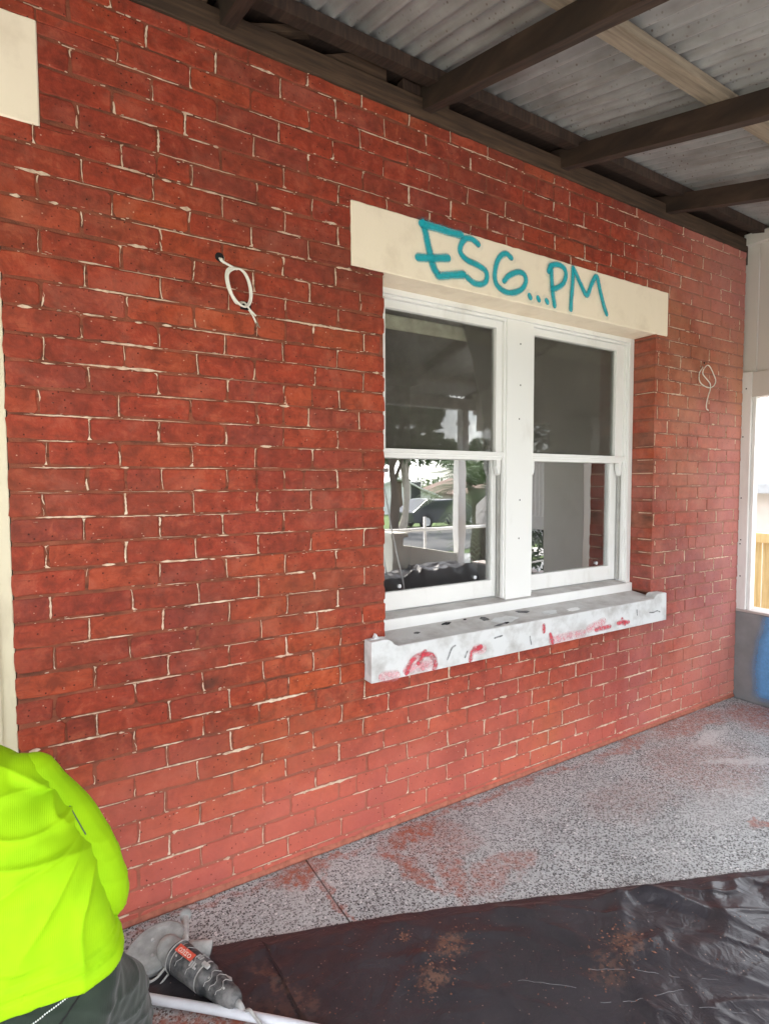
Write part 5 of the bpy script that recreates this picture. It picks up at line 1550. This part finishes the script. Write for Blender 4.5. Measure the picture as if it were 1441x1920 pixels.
# ------------------------------------------------------------------ beyond the end screen
shd = empty('garden_shed', (9.5, 2.5, -0.36), 'low beige shed with grey gutter and pale metal roof beyond the end screen', 'shed')
MB().box(8.6, 11.5, 0.2, 6.0, -0.36, 1.46).build('shed_wall', M['beige'], shd)
MB().box(8.40, 8.58, -0.2, 6.3, 1.46, 1.60).build('gutter', M['gutter'], shd, bevel=0.01)
rfm = MB().prism([(8.45, 1.60), (11.6, 2.95), (11.6, 3.0), (8.45, 1.66)], 1, -0.2, 6.3).build('shed_roof', M['roofwhite'], shd)
for k in range(16):
    y_ = -0.1 + 0.4 * k
    MB().prism([(8.45, 1.662), (11.6, 3.002), (11.6, 3.03), (8.45, 1.69)], 1, y_, y_ + 0.05).build('roof_rib', M['roofwhite'], rfm)
fn = empty('pine_fence', (6.2, 0.7, -0.36), 'new pine paling fence panel standing beyond the open end window', 'fence')
for k in range(16):
    y_ = -0.7 + 0.145 * k
    MB().box(6.10 + 0.004 * (k % 2), 6.125 + 0.004 * (k % 2), y_, y_ + 0.128, -0.36, 1.10).build('paling', M['pine'], fn, bevel=0.003)
MB().box(6.04, 6.098, -0.75, 1.7, 1.02, 1.115).build('top_rail', M['pine'], fn, bevel=0.003)
MB().box(6.04, 6.098, -0.75, 1.7, 0.1, 0.19).build('bottom_rail', M['pine'], fn, bevel=0.003)
for y_ in (-0.62, 0.35, 1.35):
    MB().box(6.0, 6.09, y_, y_ + 0.09, -0.36, 1.018).build('fence_post', M['pine'], fn, bevel=0.003)

def leaf_cloud(mb, c, rad, n, size, seed, hollow=0.45):
    rr = random.Random(seed)
    for _ in range(n):
        d = Vector((rr.gauss(0, 1), rr.gauss(0, 1), rr.gauss(0, 1))).normalized()
        r_ = rr.uniform(hollow, 1.0) ** 0.6
        p = Vector(c) + Vector((d.x * rad[0], d.y * rad[1], d.z * rad[2])) * r_
        u = Vector((rr.gauss(0, 1), rr.gauss(0, 1), rr.gauss(0, 1))).normalized(); w = u.cross(d).normalized()
        s_ = size * rr.uniform(0.6, 1.4)
        mb.add([p - u * s_, p + w * s_ * 0.45, p + u * s_, p - w * s_ * 0.45], [(0, 1, 2, 3)])

def tree(name, loc, h, trunk_r, clumps, label, seed, mat='leaf', bark='bark', size=0.14, per=320, spread=2.2, group=None):
    rr = random.Random(seed)
    t_ = empty(name, loc, label, 'tree', group)
    L = Vector(loc)
    tb = MB()
    top = L + Vector((rr.uniform(-0.3, 0.3), rr.uniform(-0.3, 0.3), h * 0.62))
    tb.tube(catmull([L, L.lerp(top, 0.4) + Vector((0.08, 0.05, 0)), top], 5), [trunk_r * (1.15 - 0.7 * i / 10) for i in range(11)], 10)
    cs = MB()
    for k in range(clumps):
        a = k * 2.4 + rr.random()
        c = L + Vector((math.cos(a) * spread * rr.uniform(0.25, 1), math.sin(a) * spread * rr.uniform(0.25, 1), h * rr.uniform(0.52, 0.98)))
        tb.tube(catmull([L.lerp(top, rr.uniform(0.5, 0.95)), (c + top) / 2 + Vector((0, 0, -0.15)), c], 3), [trunk_r * 0.35 * (1 - 0.12 * i) for i in range(7)], 6)
        rd_ = rr.uniform(0.55, 1.0) * spread * 0.42
        leaf_cloud(cs, c, (rd_, rd_, rd_ * 0.7), per, size, seed * 100 + k)
    tb.build('trunk', M[bark], t_, smooth=True)
    me = bpy.data.meshes.new('crown'); me.from_pydata(cs.v, [], cs.f); me.materials.append(M[mat])
    link('crown', me, t_, fix=False)
    return t_
tree('street_tree', (9.3, -12.0, -0.40), 5.6, 0.16, 15, 'broad leafy tree with dark trunk standing by the road', 3, spread=1.75, size=0.11, per=260)
tree('street_tree', (12.6, -16.5, -0.41), 6.0, 0.14, 12, 'pale-barked tree beyond the dark-trunked street tree', 5, bark='palebark', spread=1.7)
tree('street_tree', (24.0, -26.0, -0.42), 4.6, 0.2, 14, 'dense round tree standing in front of the white gabled house', 8, spread=2.2)
tree('street_tree', (3.0, -20.0, -0.42), 8.0, 0.2, 20, 'tall tree across the road with high spreading crown', 9, spread=3.2)
tree('street_tree', (-7.0, -13.0, -0.42), 6.5, 0.2, 18, 'tree on the far verge opposite the cream door', 12, spread=2.8)
fw = MB()
for k in range(60):
    leaf_cloud(fw, (-10 + k * 1.9 + random.uniform(-1, 1), -48 + random.uniform(-4, 4), 0.5 + random.uniform(-0.3, 0.9)), (2.0, 1.8, 1.1), 130, 0.28, 900 + k, 0.2)
me = bpy.data.meshes.new('distant_wood'); me.from_pydata(fw.v, [], fw.f); me.materials.append(M['leaf'])
tag(link('distant_wood', me, None, fix=False), 'far tree line along the skyline behind the houses', 'trees', kind='stuff')

def palm(loc, h, nf, fl_, label, seed):
    rr = random.Random(seed); L = Vector(loc)
    t_ = empty('palm_tree', loc, label, 'palm')
    tb = MB(); tb.tube([L, L + ez * h * 0.5, L + ez * h], [0.24, 0.2, 0.22], 12); tb.build('trunk', M['bark'], t_, smooth=True)
    cr_ = MB(); top = L + ez * h
    for k in range(nf):
        a = k * 2.399; el = rr.uniform(-0.5, 1.25)
        d = Vector((math.cos(a), math.sin(a), 0))
        pts = [top + d * fl_ * t * math.cos(el * (1 - 0.3 * t)) + ez * fl_ * (t * math.sin(el) - 0.55 * t * t) for t in (0, 0.2, 0.4, 0.6, 0.8, 1.0)]
        C_ = catmull(pts, 5)
        for i in range(2, len(C_)):
            tn = (C_[i] - C_[i - 1]).normalized(); sdv = tn.cross(ez).normalized()
            ll = fl_ * 0.24 * math.sin(math.pi * min(0.97, 0.12 + 0.85 * i / len(C_)))
            for s_ in (-1, 1):
                tip = C_[i] + (sdv * s_ + tn * 0.7 - ez * 0.25).normalized() * ll
                cr_.add([C_[i] - tn * 0.012, C_[i] + tn * 0.018, tip], [(0, 1, 2)])
    me = bpy.data.meshes.new('crown'); me.from_pydata(cr_.v, [], cr_.f); me.materials.append(M['palm'])
    link('crown', me, t_, fix=False)
palm((9.3, -8.0, -0.40), 1.9, 60, 1.75, 'stout palm with full fronds next to the footpath', 1)
palm((16.4, -14.5, -0.40), 0.9, 46, 1.6, 'low spreading palm beyond the road', 2)

hg = MB()  # hedge added to give a dark reflection in the right-hand pane
for k in range(15):
    leaf_cloud(hg, (6.9 + 0.2 * (k % 2), -2.0 - 0.14 * k, 0.3 + 1.0 * (k % 3)), (0.5, 0.45, 0.8), 520, 0.055, 300 + k, 0.2)
ho = empty('hedge', (7.0, -3.0, -0.38), 'tall evergreen hedge added outside the end screen for a dark window reflection', 'hedge')
me = bpy.data.meshes.new('foliage'); me.from_pydata(hg.v, [], hg.f); me.materials.append(M['hedge'])
link('foliage', me, ho, fix=False)
hs_ = MB()
for k in range(3):
    hs_.tube([(7.0, -2.4 - k, -0.4), (7.0, -2.4 - k, 0.8), (7.02, -2.35 - k, 2.4)], [0.05, 0.04, 0.02], 6)
hs_.build('stem', M['bark'], ho)

def house(x0, x1, y0, y1, wh, rh, wmat, rmat, label):
    h_ = empty('house', ((x0 + x1) / 2, (y0 + y1) / 2, -0.42), label, 'house')
    xm = (x0 + x1) / 2
    MB().prism([(x0, -0.42), (x1, -0.42), (x1, wh), (xm, wh + rh - 0.08), (x0, wh)], 1, y0, y1).build('wall', M[wmat], h_)
    e = 0.4
    sl_ = rh / (xm - x0)
    for s_ in (-1, 1):
        xe = xm + s_ * (xm - x0 + e)
        MB().prism([(xm, wh + rh), (xe, wh - sl_ * e), (xe, wh - sl_ * e + 0.12), (xm, wh + rh + 0.12)], 1, y0 - 0.3, y1 + 0.4).build('roof', M[rmat], h_)
    for xx in (x0 + (x1 - x0) * 0.22, x0 + (x1 - x0) * 0.74):
        w_ = MB().box(xx - 0.6, xx + 0.6, y1 + 0.002, y1 + 0.05, 0.5, 1.8).build('window', M['post'], h_)
        MB().box(xx - 0.52, xx + 0.52, y1 + 0.052, y1 + 0.06, 0.58, 1.72).build('pane', M['darkglass'], w_)
    MB().box(xm - 0.45, xm + 0.45, y1 + 0.002, y1 + 0.04, -0.40, 1.75).build('door', M['rooftile'], h_)
    return h_
house(17.0, 23.6, -38.0, -29.0, 0.75, 1.15, 'housewhite', 'roofwhite', 'white gabled house across the road with pale roof')
house(25.5, 33.0, -34.0, -25.0, 0.9, 1.0, 'beige', 'rooftile', 'beige house with brown tiled roof across the road')
house(5.0, 13.0, -40.0, -31.0, 1.6, 1.5, 'beige', 'roofwhite', 'beige house with pale metal roof across the road')
house(-9.0, 0.0, -40.0, -31.0, 1.6, 1.6, 'housewhite', 'rooftile', 'white house with brown tiled roof across the road')
car = empty('parked_car', (15.8, -18.2, -0.405), 'dark grey hatchback parked at the far kerb', 'car')
cx = 15.8
MB().prism([(cx - 2.0, -0.15), (cx + 2.0, -0.15), (cx + 2.0, 0.25), (cx + 1.3, 0.40), (cx + 0.7, 0.88), (cx - 1.2, 0.90), (cx - 1.85, 0.42), (cx - 2.05, 0.3)], 1, -19.0, -17.4).build('car_body', M['carpaint'], car, bevel=0.05)
MB().prism([(cx - 1.6, 0.45), (cx + 1.1, 0.45), (cx + 0.62, 0.82), (cx - 1.15, 0.83)], 1, -17.398, -17.385).build('side_window', M['darkglass'], car)
for sx_ in (-1.25, 1.25):
    for yy in (-18.98, -17.52):
        wv = MB().tube([(cx + sx_, yy - 0.1, -0.10), (cx + sx_, yy + 0.14, -0.10)], 0.30, 20).build('wheel', M['tyre'], car)
        MB().tube([(cx + sx_, yy + 0.141, -0.10), (cx + sx_, yy + 0.15, -0.10)], 0.18, 14).build('rim', M['alu'], wv)
